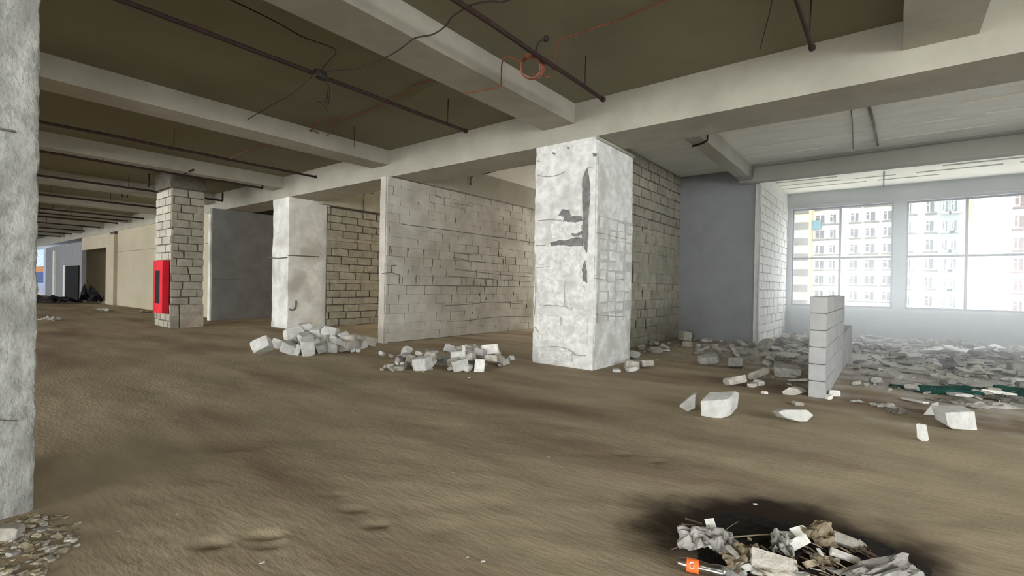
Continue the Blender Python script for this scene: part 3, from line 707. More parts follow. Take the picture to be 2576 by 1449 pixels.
# orange coil: loops around the pipe
zc_ = 4.36
c0 = P(1337, 165, z=zc_)
b = bmesh.new()
dpt = depth(c0)
def scr(px, py, dd=0.0): return P(px, py, d=dpt + dd)
for k in range(4):
    pts = []
    for i in range(25):
        t = 2 * math.pi * i / 24
        pts.append(scr(1337 + k * 2 - 3 + (24 + 2 * k) * math.cos(t) * (1 + 0.05 * math.sin(3 * t + k)), 166 + 2 * k + (32 - 2 * k) * math.sin(t) * (1 + 0.05 * math.cos(2 * t + k)), 0.03 * k))
    tube_bm(b, pts, 0.010, 6)
hc = obj('hose_coil', b, M['redwire']); tag(hc, 'orange-red hose wound in a coil hanging on the right rusty pipe', 'hose')
wire('hose', [(1312, 160), (1300, 150), (1283, 143), (1268, 148), (1262, 165), (1261, 200), (1259, 216), (1245, 222), (1210, 228), (1168, 236)], [4.4, 4.42, 4.44, 4.46, 4.47, 4.47, 4.45, 4.44, 4.44, 4.44], 0.010, M['redwire'], 'orange hose drooping from the coil onto the cross beam', 'hose')
wire('hose', [(1362, 180), (1375, 194), (1386, 185), (1393, 160), (1397, 130), (1402, 108), (1412, 98), (1450, 86), (1490, 72), (1560, 48), (1620, 22), (1690, -6)], [4.36, 4.38, 4.42, 4.5, 4.6, 4.68, 4.74, 4.78, 4.8, 4.82, 4.83, 4.84], 0.009, M['redwire'], 'long thin orange hose running from the coil to the top edge of the photo', 'hose')
lamp = empty('lamp_holder', P(1374, 98, z=4.6)); tag(lamp, 'small dark round lamp holder on a stem above the hose coil', 'lamp holder')
inv = Vector(lamp.location)
tube('stem', [q_ - inv for q_ in smooth([P(1347, 134, z=4.45), P(1352, 112, z=4.52), P(1364, 100, z=4.58), P(1372, 97, z=4.6)], 3)], 0.012, M['wire'], lamp)
b = bmesh.new(); bmesh.ops.create_icosphere(b, subdivisions=2, radius=0.042); obj('socket', b, M['wire'], lamp)
tag(tube('drop_rod', [P(891, 318, z=4.86), P(891, 370, z=4.55)], 0.006, M['rust']), 'thin rod hanging alone between the first two cross beams', 'rod')

# conduits in the window bay
def conduit(pts, m, label, r=0.018): return tag(tube('conduit', pts, r, m, None, 6), label, 'conduit')
conduit(smooth([(8.0, 14.18, 4.80), (4, 14.17, 4.79), (1, 14.17, 4.80), (-1.5, 14.17, 4.78), (-2.78, 14.17, 4.79), (-2.93, 14.15, 4.74), (-2.96, 14.12, 4.55), (-2.97, 14.1, 4.48), (-3.1, 14.0, 4.475), (-3.29, 13.9, 4.475)], 3), M['greypipe'], 'grey conduit along the bay beam, bent down round the narrow beam end')
conduit(smooth([P(1779, 330, x=-2.97), P(1780, 348, x=-2.97), P(1778, 354, x=-2.97), P(1764, 362, z=4.48), P(1741, 368, z=4.48)], 3), M['wire'], 'short dark conduit bent under the narrow beam right of the pillar')
conduit([P(2140, 262, z=4.855), P(2145, 315, z=4.85), P(2146, 374, z=4.85)], M['greypipe'], 'thin curved conduit on the bay ceiling, left of two', 0.010)
conduit([P(2184, 258, z=4.85), P(2198, 310, z=4.84), P(2208, 366, z=4.84)], M['greypipe'], 'thicker straight conduit on the bay ceiling, right of two', 0.025)
conduit([P(2224, 432, z=4.85), P(2222, 474, z=4.85)], M['greypipe'], 'thin conduit on the pale ceiling just before the window', 0.016)
conduit(smooth([(-2.83, 14.52, 4.36), (-2.84, 14.54, 4.2), (-2.82, 14.54, 3.0), (-2.84, 14.55, 1.6), (-2.83, 14.55, 0.03)], 3), M['whitepipe'], 'pale conduit running down the corner of the white block wall', 0.022)
conduit(smooth([P(1185, 466, x=-9.76), P(1186, 446, x=-9.76), P(1210, 440, z=4.85), P(1245, 431, z=4.85)], 3), M['wire'], 'thin dark conduit bent over the narrow beam above the long partition', 0.012)
conduit(smooth([P(940, 488, x=-14.885), P(917, 487, x=-14.885), P(916, 530, x=-14.885)], 2), M['wire'], 'thin dark bent conduit above the rough block partition', 0.012)

# ------------------------------------------------------------------ towers outside
def facade(name, label, px0, px1, ypl, m, cols, rows, depth_=4, ww=1.7, hh=1.7, ledge=True, wm='pane_f', floors=3.1, zbot=-30, ztop=42, lm='ledge_f'):
    xa, xb = P(px0, 650, y=ypl).x, P(px1, 650, y=ypl).x
    t = empty(name, ((xa + xb) / 2, ypl, zbot)); tag(t, label, 'building')
    box('wall', (xa - t.location.x, 0, 0), (xb - t.location.x, depth_, ztop - zbot), M[m], t)
    base = [P(1288 + 900, r_, y=ypl).z for r_ in rows]
    z0 = base[0]; fl_ = (base[0] - base[-1]) / (len(base) - 1)
    for c, wpx in cols:
        xc = P(c, 650, y=ypl).x - t.location.x
        wd_ = wpx * abs(P(c + 1, 650, y=ypl).x - P(c, 650, y=ypl).x)
        for r_ in range(-1, len(rows) + 1):
            zc2 = z0 - r_ * fl_ - zbot
            f = box('window', (xc - wd_ / 2, -0.12, zc2 - fl_ * 0.27), (xc + wd_ / 2, 0.1, zc2 + fl_ * 0.27), M['cream'], t)
            k = 0.42 + 0.16 * random.random()
            for (u0, u1, v0, v1) in ((0.0, k - 0.06, -0.22, 0.10), (0.0, k - 0.06, 0.14, 0.25), (k, 1.0, -0.27, 0.25)):
                box('pane', (xc - wd_ / 2 + u0 * wd_ + 0.04, -0.18, zc2 + v0 * fl_), (xc - wd_ / 2 + u1 * wd_ - 0.04, -0.1, zc2 + v1 * fl_), M[wm], f)
            if ledge:
                e = random.uniform(0.15, 0.4)
                box('balcony_slab', (xc - wd_ / 2 - e, -0.9, zc2 - fl_ * 0.43), (xc + wd_ / 2 + e * 2, 0.05, zc2 - fl_ * 0.34), M[lm], t)
    return t
random.seed(50)
yb = empty('apartment_tower', (P(2014, 650, y=104).x, 104, -30))
tag(yb, 'pale yellow building with grey window bands at the far left of the window view', 'building')
xa, xb = P(1960, 650, y=104).x - yb.location.x, P(2037, 650, y=104).x - yb.location.x
box('wall', (xa, 0, 0), (xb, 12, 72), M['yellow'], yb)
z_ = P(2014, 569, y=104).z; st = z_ - P(2014, 608, y=104).z
for k in range(-2, 7):
    zz = z_ - k * st + 30
    box('window_band', (xa, -0.15, zz - st * 0.24), (xb - 0.25, 0.2, zz + st * 0.24), M['ledge_f'], yb)
facade('apartment_tower', 'cream apartment tower with rows of balconies in the left window', 2037, 2262, 108, 'cream', [(2062, 22), (2094, 16), (2148, 20), (2188, 24), (2232, 24)], [544, 586, 626, 665, 704, 744])
facade('apartment_tower', 'pale apartment tower with a greenish balcony bay in the middle window', 2272, 2424, 96, 'cream', [(2286, 9), (2337, 20)], [531, 575, 621, 665, 711, 754])
facade('apartment_tower', 'greenish bay of the middle tower beside the mullion', 2362, 2412, 93.2, 'green_f', [(2375, 14), (2398, 16)], [531, 575, 621, 665, 711, 754], depth_=1.6, lm='green_f')
facade('apartment_tower', 'narrow cream tower edge right of the mullion', 2430, 2447, 100, 'yellow', [], [531, 575], depth_=8)
facade('apartment_tower', 'reddish-windowed tower at the right edge of the view', 2541, 2760, 92, 'cream', [(2562, 26), (2610, 26), (2660, 26)], [528, 575, 622, 668, 715, 762], wm='brown_f', lm='brown_f')
blue = tag(box('shade_awning', P(2050, 566, y=105.4) - Vector((0.9, 0, 0.8)), P(2050, 566, y=105.4) + Vector((0.9, 1.2, 0.8)), mat('light_blue_awning', (0.06, 0.16, 0.20), None, 1, 0.8, 0)), 'light blue awning on the cream tower', 'awning')
struct(box('ground', (-200, 30, -31), (200, 250, -30), M['cream']))

# ------------------------------------------------------------------ rubble
def piece(name, px, py, wpx, hpx, d, m, label, cat, group=None, dep=None, cut=0.35, tilt=0.5, rnd=random, parts=None, ground=False):
    """one broken block: pixel centre and size give its place and real size at forward distance d"""
    k = d / FPX
    sx, sz = wpx * k, hpx * k
    sy = dep or (sx + sz) * 0.5
    me = chunk_mesh(name, sx * 0.97, sy, sz * 0.97, cut, 0.12, rnd)
    o = obj(name, me, M[m])
    o.rotation_euler = Euler((rnd.uniform(-1, 1) * tilt * 0.75, rnd.uniform(-1, 1) * tilt * 0.75, R(38) + rnd.uniform(-1, 1) * tilt * 1.4), 'XYZ')
    o.location = P(px, py, d=d)
    if ground: drop(o, floor_z(o.location.x, o.location.y) - 0.008)
    tag(o, label, cat, group); return o

# pile of broken blocks on the left (boxes measured in the photo)
random.seed(4)
A = [(60, 500, 400, 740, 'pale block piece at the left end of the block pile, apart from the rest'), (450, 460, 700, 650, 'flat-topped block piece second from the left in the pile'),
     (600, 550, 880, 740, 'square white block piece in the front row, left of the centre one'), (900, 520, 1000, 740, 'thin wedge of block squeezed beside the front centre piece'),
     (1000, 430, 1255, 750, 'large upright grey block piece at the front centre of the pile'), (1310, 530, 1480, 710, 'small white cube of block in the front row'),
     (1480, 460, 1750, 680, 'blue-grey square block piece at the front right of the pile'), (1720, 550, 1910, 670, 'low brownish fragment at the front right foot of the pile'),
     (1970, 480, 2260, 630, 'pale wedge-shaped piece near the right end of the pile'),
     (680, 190, 1020, 440, 'long tilted cream block high on the left shoulder of the pile'), (960, 100, 1210, 240, 'topmost block of the pile, lying flat'),
     (940, 300, 1180, 520, 'grey block with a hollow in the middle of the pile'), (1180, 190, 1430, 370, 'tilted block just right of the topmost one'),
     (1420, 170, 1720, 370, 'big angular block at the upper right of the pile'), (1560, 370, 1810, 500, 'grey block sloping under the big angular one'),
     (1740, 280, 1930, 440, 'rounded block with a white end on the right shoulder'), (1800, 430, 2030, 560, 'brown-grey lump behind the front right foot of the pile'),
     (2100, 390, 2450, 560, 'low dome-shaped lump at the far right end of the pile'), (1220, 400, 1390, 520, 'triangular fragment right of the hollow block'),
     (740, 430, 840, 510, 'small stone between left pieces of the pile'), (850, 370, 950, 490, 'small stone under the long tilted block'), (1380, 380, 1480, 480, 'small brown stone right of the pile centre'), (2080, 370, 2160, 440, 'small cream stone behind the dome-shaped lump'), (1970, 380, 2060, 450, 'small grey stone behind the right end')]
rowtop = {9: 2, 10: 2.6, 11: 1, 12: 2, 13: 2, 14: 1, 15: 1.6, 16: 0.9, 17: 1.2, 18: 1, 19: 1, 20: 1, 21: 1, 22: 1.6, 23: 1.6}
for i, (a, b_, c, d, lb) in enumerate(A):
    px0, py0, px1, py1 = 630 + a / 7.806, 800 + b_ / 7.806, 630 + c / 7.806, 800 + d / 7.806
    row = rowtop.get(i, 0)
    base = depth(P((px0 + px1) / 2, 893 if row else py1, z=0)) + row * 0.20 + 0.08
    if i in (17,): base = depth(P(920, 872, z=0))
    piece('block_fragment', (px0 + px1) / 2, (py0 + py1) / 2, px1 - px0, py1 - py0, base, 'cut' if i not in (16, 17, 19, 20, 21, 7) else 'rubble', lb, 'block', 'broken blocks in the left pile', cut=0.3, tilt=0.55, ground=(row == 0 or i in (17, 22, 23)))
# pieces carrying the upper rows
for i in range(22):
    px = random.uniform(725, 870); row = random.uniform(0.9, 2.4); d = depth(P(px, 893, z=0)) + row * 0.25 + 0.12
    g = P(px, 893, z=0); r_ = -bk; fw = Vector((r_.x, r_.y, 0)).normalized()
    loc = g + fw * (row * 0.27 + 0.15) 
    o = obj('block_fragment', chunk_mesh('block_fragment', random.uniform(.2, .32), random.uniform(.2, .3), random.uniform(.16, .24), 0.4), M['rubble'])
    lvl = 0.10 if i < 13 else 0.27
    o.location = (loc.x, loc.y, lvl); o.rotation_euler = Euler((random.uniform(-.3, .3), random.uniform(-.3, .3), random.uniform(0, 3)))
    if i < 13: drop(o, 0)
    tag(o, 'block fragment mostly buried inside the left pile of broken blocks', 'block', 'fragments buried in the left pile')

# second pile: broken boards, sacks, stones
random.seed(9)
def b2(a, b_, c, d): return 940 + (a + c) / 2 / 7.36, 850 + (b_ + d) / 2 / 7.36, (c - a) / 7.36, (d - b_) / 7.36
D2 = depth(P(1120, 935, z=0))
def pc2(bx, name, m, lb, cat, back=0.1, cut=0.35, dep=None, tilt=0.5, ground=False):
    px, py, w_, h_ = b2(*bx)
    return piece(name, px, py, w_, h_, D2 + back, m, lb, cat, 'rubble in the middle pile', dep, cut, tilt, ground=ground)
pc2((750, 430, 1060, 650), 'block_fragment', 'cut', 'clean-cut grey cube of block at the front of the middle pile', 'block', 0.05, 0.1, ground=True, tilt=0.3)
pc2((1460, 410, 1770, 610), 'board_fragment', 'cut', 'pale five-sided broken board leaning at the front of the middle pile', 'board', 0.05, 0.5, dep=0.07, tilt=0.4, ground=True)
pc2((1340, 370, 1620, 520), 'board_fragment', 'rubble', 'brownish broken board behind the pale five-sided one', 'board', 0.2, 0.5, dep=0.08)
pc2((1420, 240, 1720, 420), 'board_fragment', 'cut', 'grey board with a notch standing in the middle pile', 'board', 0.32, 0.2, dep=0.08, tilt=0.2)
pc2((1640, 140, 1700, 340), 'board_fragment', 'sheet', 'thin white sliver standing upright in the middle pile', 'board', 0.28, 0.3, dep=0.03, tilt=0.15)
pc2((1880, 310, 2060, 550), 'board_fragment', 'sheet', 'white triangular shard at the right front of the middle pile', 'board', 0.08, 0.8, dep=0.06, tilt=0.2, ground=True)
pc2((1720, 290, 1870, 430), 'block_fragment', 'rubble', 'grey lump left of the white triangular shard', 'block', 0.25)
pc2((1880, 200, 2070, 330), 'block_fragment', 'rubble_dk', 'dark grey crumbly lump under the round pale board', 'block', 0.4)
pc2((1700, 200, 1890, 300), 'block_fragment', 'rubble_dk', 'dark lump right of the upright sliver', 'block', 0.45)
pc2((1990, 120, 2310, 300), 'round_board', 'sheet', 'rounded pale yellowish board lying on the right end of the middle pile', 'board', 0.5, 0.8, dep=0.12, tilt=0.2)
pc2((1700, 130, 1860, 200), 'board_fragment', 'rubble_dk', 'dark olive fragment at the top of the middle pile', 'board', 0.6)
pc2((1540, 150, 1650, 200), 'board_fragment', 'rubble', 'small brown fragment left of the upright sliver top', 'board', 0.6)
pc2((600, 320, 780, 460), 'stone', 'rubble', 'rounded tan stone on the left half of the middle pile', 'stone', 0.25, 0.9)
pc2((770, 340, 950, 450), 'stone', 'rubble', 'grey-tan stone just above the cut cube', 'stone', 0.3, 0.9)
pc2((780, 260, 960, 350), 'stone', 'rubble', 'flat stone at the top left of the middle pile', 'stone', 0.42, 0.9)
pc2((950, 270, 1150, 430), 'stone', 'rubble', 'rounded stone behind the right of the cut cube', 'stone', 0.35, 0.9)
pc2((1040, 230, 1190, 275), 'stone', 'rubble_dk', 'small flat stone at the back of the middle pile', 'stone', 0.6, 0.9)
pc2((2050, 330, 2290, 450), 'stone', 'rubble', 'brown stone under the rounded board', 'stone', 0.3, 0.7)
pc2((2230, 330, 2420, 430), 'board_fragment', 'rubble', 'thin slanted fragment at the right tail of the middle pile', 'board', 0.35, dep=0.1)
pc2((390, 550, 570, 640), 'stone', 'rubble', 'tan shard at the front left of the middle pile', 'stone', 0.05, 0.7, ground=True)
pc2((240, 495, 370, 545), 'stone', 'sheet', 'bright white chip at the left tail of the middle pile', 'stone', 0.25, 0.7, ground=True)
# filler stones under and around
for i in range(75):
    px = random.uniform(960, 1285)
    e = abs((px - 1115) / 170); py = random.uniform(880 + 18 * e, 940 - 14 * e - (px - 1115) * 0.03)
    if 1088 < px < 1118 and random.random() < .8: continue
    g = P(px, py, z=0); s = random.uniform(0.04, 0.17)
    o = obj('stone', chunk_mesh('stone', s * random.uniform(.8, 1.4), s, s * random.uniform(.5, .9), 0.7, rnd=random), M[random.choice(['rubble', 'rubble', 'rubble_dk', 'cut'])])
    o.location = (g.x, g.y, 0.05); o.rotation_euler = Euler((random.uniform(-.5, .5), random.uniform(-.5, .5), random.uniform(0, 3)))
    hump = max(0, 0.16 * (1 - abs(py - 905) / 25)) * (1 - min(1, e)) if i % 2 else 0
    drop(o, hump - 0.005)
    tag(o, 'small broken stone scattered through the middle rubble pile', 'stone', 'small stones in the middle pile')
b = bmesh.new(); bmesh.ops.create_cone(b, cap_ends=True, segments=40, radius1=1.0, radius2=0.35, depth=0.26)
bmesh.ops.subdivide_edges(b, edges=b.edges[:], cuts=3)
for v in b.verts: v.co += noise.noise_vector(v.co * 4) * 0.07
mound = obj('rubble_mound', b, M['rubble_dk']); g = P(1130, 912, z=0); mound.location = (g.x, g.y, 0.02); mound.scale = (0.95, 0.45, 0.8); mound.rotation_euler.z = R(38)
tag(mound, 'low mound of crushed mortar under the middle rubble pile', 'rubble', kind='stuff')

# loose blocks and shards in the foreground right
random.seed(6)
def loose(x0, y0, x1, y1, m, lb, cat='block', cut=0.2, dep=None, tilt=0.3, name='block_fragment'):
    d = depth(P((x0 + x1) / 2, y1 - 2, z=0)) + 0.03
    o = piece(name, (x0 + x1) / 2, (y0 + y1) / 2, x1 - x0, y1 - y0, d, m, lb, cat, None, dep, cut, tilt, ground=True)
    return o
def prism(name, front, back_off, m, lb, cat, py_ground):
    """solid with a measured front outline (px) and real thickness going back"""
    d = depth(P(sum(p[0] for p in front) / len(front), py_ground, z=0))
    b = bmesh.new(); q = [P(a, c, d=d + random.uniform(-.01, .01)) for a, c in front]
    off = Vector(back_off)
    org = q[0].copy()
    vs = [b.verts.new(p - org) for p in q] + [b.verts.new((p + off * random.uniform(.85, 1.1)) - org) for p in q]
    bmesh.ops.convex_hull(b, input=vs)
    bmesh.ops.bevel(b, geom=b.edges[:], offset=0.004, segments=1, affect='EDGES')
    o = obj(name, b, M[m]); o.location = org; drop(o, -0.006); tag(o, lb, cat); return o
def angled_block(lb, L, Rr, m, py):
    pass
prism('block_fragment', [(1762, 1008), (1806, 1018), (1840, 1010), (1838, 1044), (1808, 1053), (1764, 1045), (1832, 1003)], (0.02, 0.26, 0.06), 'cut', 'white box-like broken block, largest of the loose ones in front', 'block', 1052)
prism('block_fragment', [(1708, 1022), (1742, 994), (1750, 993), (1748, 1028), (1728, 1035)], (-0.03, 0.14, 0), 'cut', 'small white triangular block piece left of the box-like one', 'block', 1034)
prism('block_fragment', [(1958, 1042), (1972, 1036), (2030, 1036), (2047, 1050), (2030, 1066), (2010, 1066), (1975, 1056)], (-0.10, 0.12, -0.03), 'cut', 'flat wedge with a cream sunlit face, alone on the floor', 'block', 1065)
prism('block_fragment', [(2378, 1037), (2452, 1034), (2459, 1082), (2395, 1078), (2384, 1070)], (-0.10, 0.22, 0.02), 'cut', 'cream square block facing the camera at the right', 'block', 1081)
prism('block_fragment', [(2321, 1043), (2346, 1013), (2352, 1012), (2352, 1044)], (0.05, 0.16, 0), 'cut', 'pointed white block piece left of the square cream block', 'block', 1044)
prism('board_fragment', [(2304, 1064), (2318, 1066), (2327, 1104), (2320, 1111), (2306, 1100)], (0.04, 0.02, 0), 'cut', 'thin pale strip standing on the floor below the pointed piece', 'board', 1110)
prism('stone', [(1967, 985), (1984, 974), (2005, 979), (2018, 988), (1998, 995), (1970, 992)], (0.05, 0.2, 0), 'rubble', 'smooth grey stone left of the low wall end', 'stone', 994)
loose(2086, 987, 2110, 1003, 'sheet', 'cream stone at the foot of the low wall', 'stone', 0.8)
loose(2076, 998, 2092, 1008, 'sheet', 'small cream chip next to the low wall foot', 'stone', 0.8)
loose(1994, 1012, 2018, 1022, 'rubble', 'small flat pale chip in front of the low wall', 'stone', 0.8)
loose(1712, 838, 1736, 861, 'rubble', 'squarish block standing in the corner of the grey wall', 'block', 0.1)
loose(1717, 861, 1742, 874, 'rubble', 'flat grey lump in front of the corner block', 'block', 0.6)
loose(1752, 867, 1762, 875, 'cut', 'small white lump right of the corner block', 'stone', 0.6)
loose(1832, 903, 1868, 926, 'rubble_dk', 'grey concrete lump by the left of the rubble field', 'block', 0.4)
loose(1573, 907, 1606, 928, 'rubble', 'pale block stub at the right foot of the big pillar', 'block', 0.3)
loose(1606, 910, 1642, 926, 'rubble', 'broken tan lump beside the stub at the pillar foot', 'block', 0.6)
loose(1580, 886, 1608, 904, 'rubble_dk', 'grey block leaning in the gap behind the pillar foot', 'block', 0.4)
loose(1575, 926, 1602, 937, 'cut', 'flat white chip in front of the pillar foot', 'stone', 0.8)
loose(1542, 930, 1560, 938, 'cut', 'small white chip touching the big pillar base', 'stone', 0.8)
loose(1824, 953, 1872, 972, 'rubble', 'long crumbly lump in the middle of the rubble field front', 'stone', 0.7)
loose(1880, 965, 1902, 976, 'rubble', 'small brown lump right of the long crumbly one', 'stone', 0.7)
loose(1898, 959, 1920, 972, 'sheet', 'bright white scrap at the front of the rubble field', 'scrap', 0.7)
loose(1916, 986, 1930, 993, 'sheet', 'tiny white chip below the bright scrap', 'scrap', 0.7)
def plank(a, c, r, lb, m='wood', z0=0.03, z1=0.06, w_=0.07, th=0.02):
    p0, p1 = P(*a, z=z0), P(*c, z=z1); L_ = (p1 - p0).length
    b = bmesh.new(); add_box(b, (-L_ / 2, -w_ / 2, -th / 2), (L_ / 2, w_ / 2, th / 2))
    bmesh.ops.subdivide_edges(b, edges=b.edges[:], cuts=2)
    for v in b.verts: v.co += noise.noise_vector(v.co * 9 + p0) * 0.006
    o = obj('plank', b, M[m]); o.location = (p0 + p1) / 2; dv = (p1 - p0)
    o.rotation_euler = dv.to_track_quat('X', 'Z').to_euler(); drop(o, min(p0.z, p1.z) - 0.02); tag(o, lb, 'plank'); return o
plank((1750, 886), (1781, 872), 0, 'pale strip of wood lying right of the corner block', 'sheet')
plank((1839, 869), (1855, 894), 0, 'pale lath slanting at the left of the rubble field', 'sheet', w_=0.09)
plank((2345, 874), (2415, 882), 0, 'long white board lying under the window wall', 'sheet', w_=0.16)
plank((2400, 886), (2565, 900), 0, 'long grey-white plank at the right below the window', 'sheet', w_=0.14)
plank((2272, 1000), (2330, 1012), 0, 'pale curved lath before the green netting', 'sheet')
plank((2130, 915), (2330, 935), 0, 'greyish flat board half buried in the rubble field', 'rubble', w_=0.25)

# rubble field in the window bay: counted scraps, three kinds
random.seed(40)
def zone(x, y):
    if x < -3.0: return 'right of the big pillar'
    if x < -0.9: return 'left of the low block wall'
    if y > 15.5: return 'right below the window'
    if x > 2.2: return 'at the far right edge'
    return 'right of the low block wall'
SHADE = {'rubble': 'tan', 'rubble_dk': 'dark grey', 'cut': 'white', 'sheet': 'off-white'}
def field_pt():
    while True:
        y = 8.6 + 10.6 * random.random() ** 0.8; x = random.uniform(-4.9, 5.5)
        if y > 14.4 and x < -2.7: continue
        if x < -3.9 and y < 9.6: continue
        if -1.0 < x < -0.5 and 7.8 < y < 14: continue
        if x > -1 and y < 9.2 + 0.2 * x: continue
        if -3.6 < x < -1.9 and y < 10.8 and random.random() < .85: continue
        if x < -3.2 and x > -4.3 and random.random() < .6: continue
        return x, y
protos = {'c': [chunk_mesh('stone', 0.2, 0.16, 0.11, 0.6) for _ in range(10)], 's': [chunk_mesh('shard', 0.26, 0.16, 0.035, 0.5) for _ in range(8)]}
def proto_copy(name, me, m, loc, sc, rot, lb, cat, grp):
    o = bpy.data.objects.new(name, me); COL.objects.link(o)
    o.material_slots
    if not me.materials: me.materials.append(None)
    o.material_slots[0].link = 'OBJECT'; o.material_slots[0].material = M[m]
    o.scale = sc; o.rotation_euler = rot; o.location = loc
    drop_m = Matrix.LocRotScale(Vector(loc), Euler(rot), Vector(sc))
    lo = min((drop_m @ v.co).z for v in me.vertices); o.location.z -= lo - floor_z(loc[0], loc[1]) + 0.006
    tag(o, lb, cat, grp); return o
for i in range(300):
    x, y = field_pt(); s = random.uniform(0.3, 1.2) * (1.0 if i % 12 else 1.5)
    m = random.choice(['rubble', 'rubble', 'rubble_dk', 'rubble_dk', 'cut'] if s < .7 else ['rubble', 'rubble_dk'])
    proto_copy('stone', random.choice(protos['c']), m, (x, y, 0), (s * random.uniform(.8, 1.5), s, s * random.uniform(.5, 1)), (random.uniform(-.4, .4), random.uniform(-.4, .4), random.uniform(0, 6)), ('large ' if s > 1.1 else 'small ') + SHADE[m] + ' stone of the rubble ' + zone(x, y), 'stone', 'stones of the rubble field')
for i in range(230):
    x, y = field_pt(); s = random.uniform(0.4, 1.5)
    if i < 110: y = random.uniform(13.5, 19.1); x = random.uniform(-2.6, 6)
    m = random.choice(['sheet', 'cut', 'rubble', 'sheet'])
    proto_copy('shard', random.choice(protos['s']), m, (x, y, 0), (s * random.uniform(.8, 1.9), s, s), (random.uniform(-.3, .3), random.uniform(-.25, .25), random.uniform(0, 6)), ('long ' if s > 1 else 'short ') + SHADE[m] + ' flat shard of the rubble ' + zone(x, y), 'shard', 'flat shards of the rubble field')
for i in range(46):
    x, y = random.uniform(-2.4, 5), random.uniform(14.5, 19.0)
    if i > 30: x, y = field_pt()
    s = random.uniform(0.3, 0.8) * (0.45 if y < 13.5 else 1)
    o = crumple('crumpled_sheet', s, s * random.uniform(.5, 1), s * random.uniform(.15, .4), M[random.choice(['bag', 'bag', 'sheet', 'rubble'])], 7, i)
    o.location = (x, y, 0); o.rotation_euler.z = random.uniform(0, 6); drop(o, 0.0)
    tag(o, ('wide ' if s > .55 else 'small ') + 'crumpled pale plastic sheet ' + zone(x, y), 'plastic sheet', 'crumpled sheets of the rubble field')
def heap(px, py, w_, h_, m, lb, cat, seed, name='crumpled_sheet', dep=None, d=None):
    d = d or depth(P(px, py, z=0)); k = d / FPX
    o = crumple(name, w_ * k, dep or w_ * k * 0.6, h_ * k * 1.1, M[m], 12, seed)
    o.location = P(px, py, z=0) + Vector((0, 0, 0)); o.rotation_euler.z = R(38); drop(o, 0.0); tag(o, lb, cat); return o
heap(2350, 868, 40, 24, 'sheet', 'grey-white tent-shaped sheet standing against the window wall', 'plastic sheet', 61)
heap(2395, 870, 46, 18, 'paper', 'pinkish crumpled wrapper right of the tent-shaped sheet', 'wrapper', 62)
heap(2290, 866, 60, 18, 'sheet', 'white crumpled heap left of the tent-shaped sheet', 'plastic sheet', 63)
heap(2440, 946, 60, 10, 'sheet', 'pinkish-white crumpled film beyond the green netting', 'plastic sheet', 64)
heap(2530, 925, 50, 16, 'bag', 'white upright film at the right edge of the rubble', 'plastic sheet', 65)
heap(2222, 1022, 60, 12, 'sheet', 'white flattened cup-like scrap in front of the rubble', 'scrap', 66)
heap(2260, 1038, 52, 14, 'rubble', 'grey flattened bag below the white scrap', 'bag', 67)
heap(2480, 1022, 130, 12, 'sheet', 'long pale cream sheet lying in front of the green netting', 'plastic sheet', 68, dep=0.35)
heap(2390, 1010, 90, 10, 'rubble', 'greyish strip of sheet left of the long cream one', 'plastic sheet', 69, dep=0.3)
heap(2460, 1002, 34, 14, 'rubble', 'grey stone-like lump lying on the green netting edge', 'lump', 70)
heap(2155, 1012, 28, 10, 'sheet', 'small pale curved scrap right of the low wall', 'scrap', 71)
heap(2345, 985, 24, 12, 'sheet', 'small white forked scrap at the left end of the netting', 'scrap', 72)
o = crumple('netting', 2.1, 0.65, 0.16, M['tarp'], 26, 80); g = P(2480, 990, z=0); o.location = (g.x, g.y, 0); o.rotation_euler.z = R(26); drop(o, 0); tag(o, 'dark green netting spread on the floor at the right', 'netting')
b = bmesh.new()
for i in range(2600):
    x, y = field_pt(); s = random.uniform(0.012, 0.045); z = 0
    c = Vector((x, y, s * .4)); vs = [b.verts.new(c + Vector((random.uniform(-1, 1) * s * 1.4, random.uniform(-1, 1) * s, random.uniform(-.6, .9) * s))) for _ in range(5)]
    for f in ((0, 1, 2), (0, 2, 3), (0, 3, 4), (1, 2, 4), (2, 3, 4)): b.faces.new([vs[k] for k in f])
o = obj('rubble_grit', b, M['rubble']); tag(o, 'fine grit and crumbs strewn over the floor of the window bay', 'grit', kind='stuff')

# ------------------------------------------------------------------ foreground litter heap
random.seed(90)
b = bmesh.new(); n_ = 44
c0 = P(2000, 1400, z=0); g = {}
for i in range(n_ + 1):
    for j_ in range(n_ + 1):
        u, v = i / n_ * 2 - 1, j_ / n_ * 2 - 1
        r2 = u * u + v * v; q = Vector((u * 2.2, v * 2.2, 3))
        z = 0.05 * math.exp(-r2 * 2.2) + (noise.noise(q * 2.5) * 0.03 + noise.noise(q * 7) * 0.015) * math.exp(-r2 * 1.5) - 0.03 * max(0, r2 - 0.5)
        g[i, j_] = b.verts.new((u * 0.70 * (1 + noise.noise(q * .7 + Vector((9, 0, 0))) * .25), v * 0.50 * (1 + noise.noise(q * .7) * .3), z))
for i in range(n_):
    for j_ in range(n_): b.faces.new((g[i, j_], g[i + 1, j_], g[i + 1, j_ + 1], g[i, j_ + 1]))
o = obj('ash_bed', b, M['ash']); o.location = (c0.x, c0.y, 0.0); o.rotation_euler.z = R(38); tag(o, 'black burnt ash under the litter heap in the foreground', 'ash', kind='stuff')
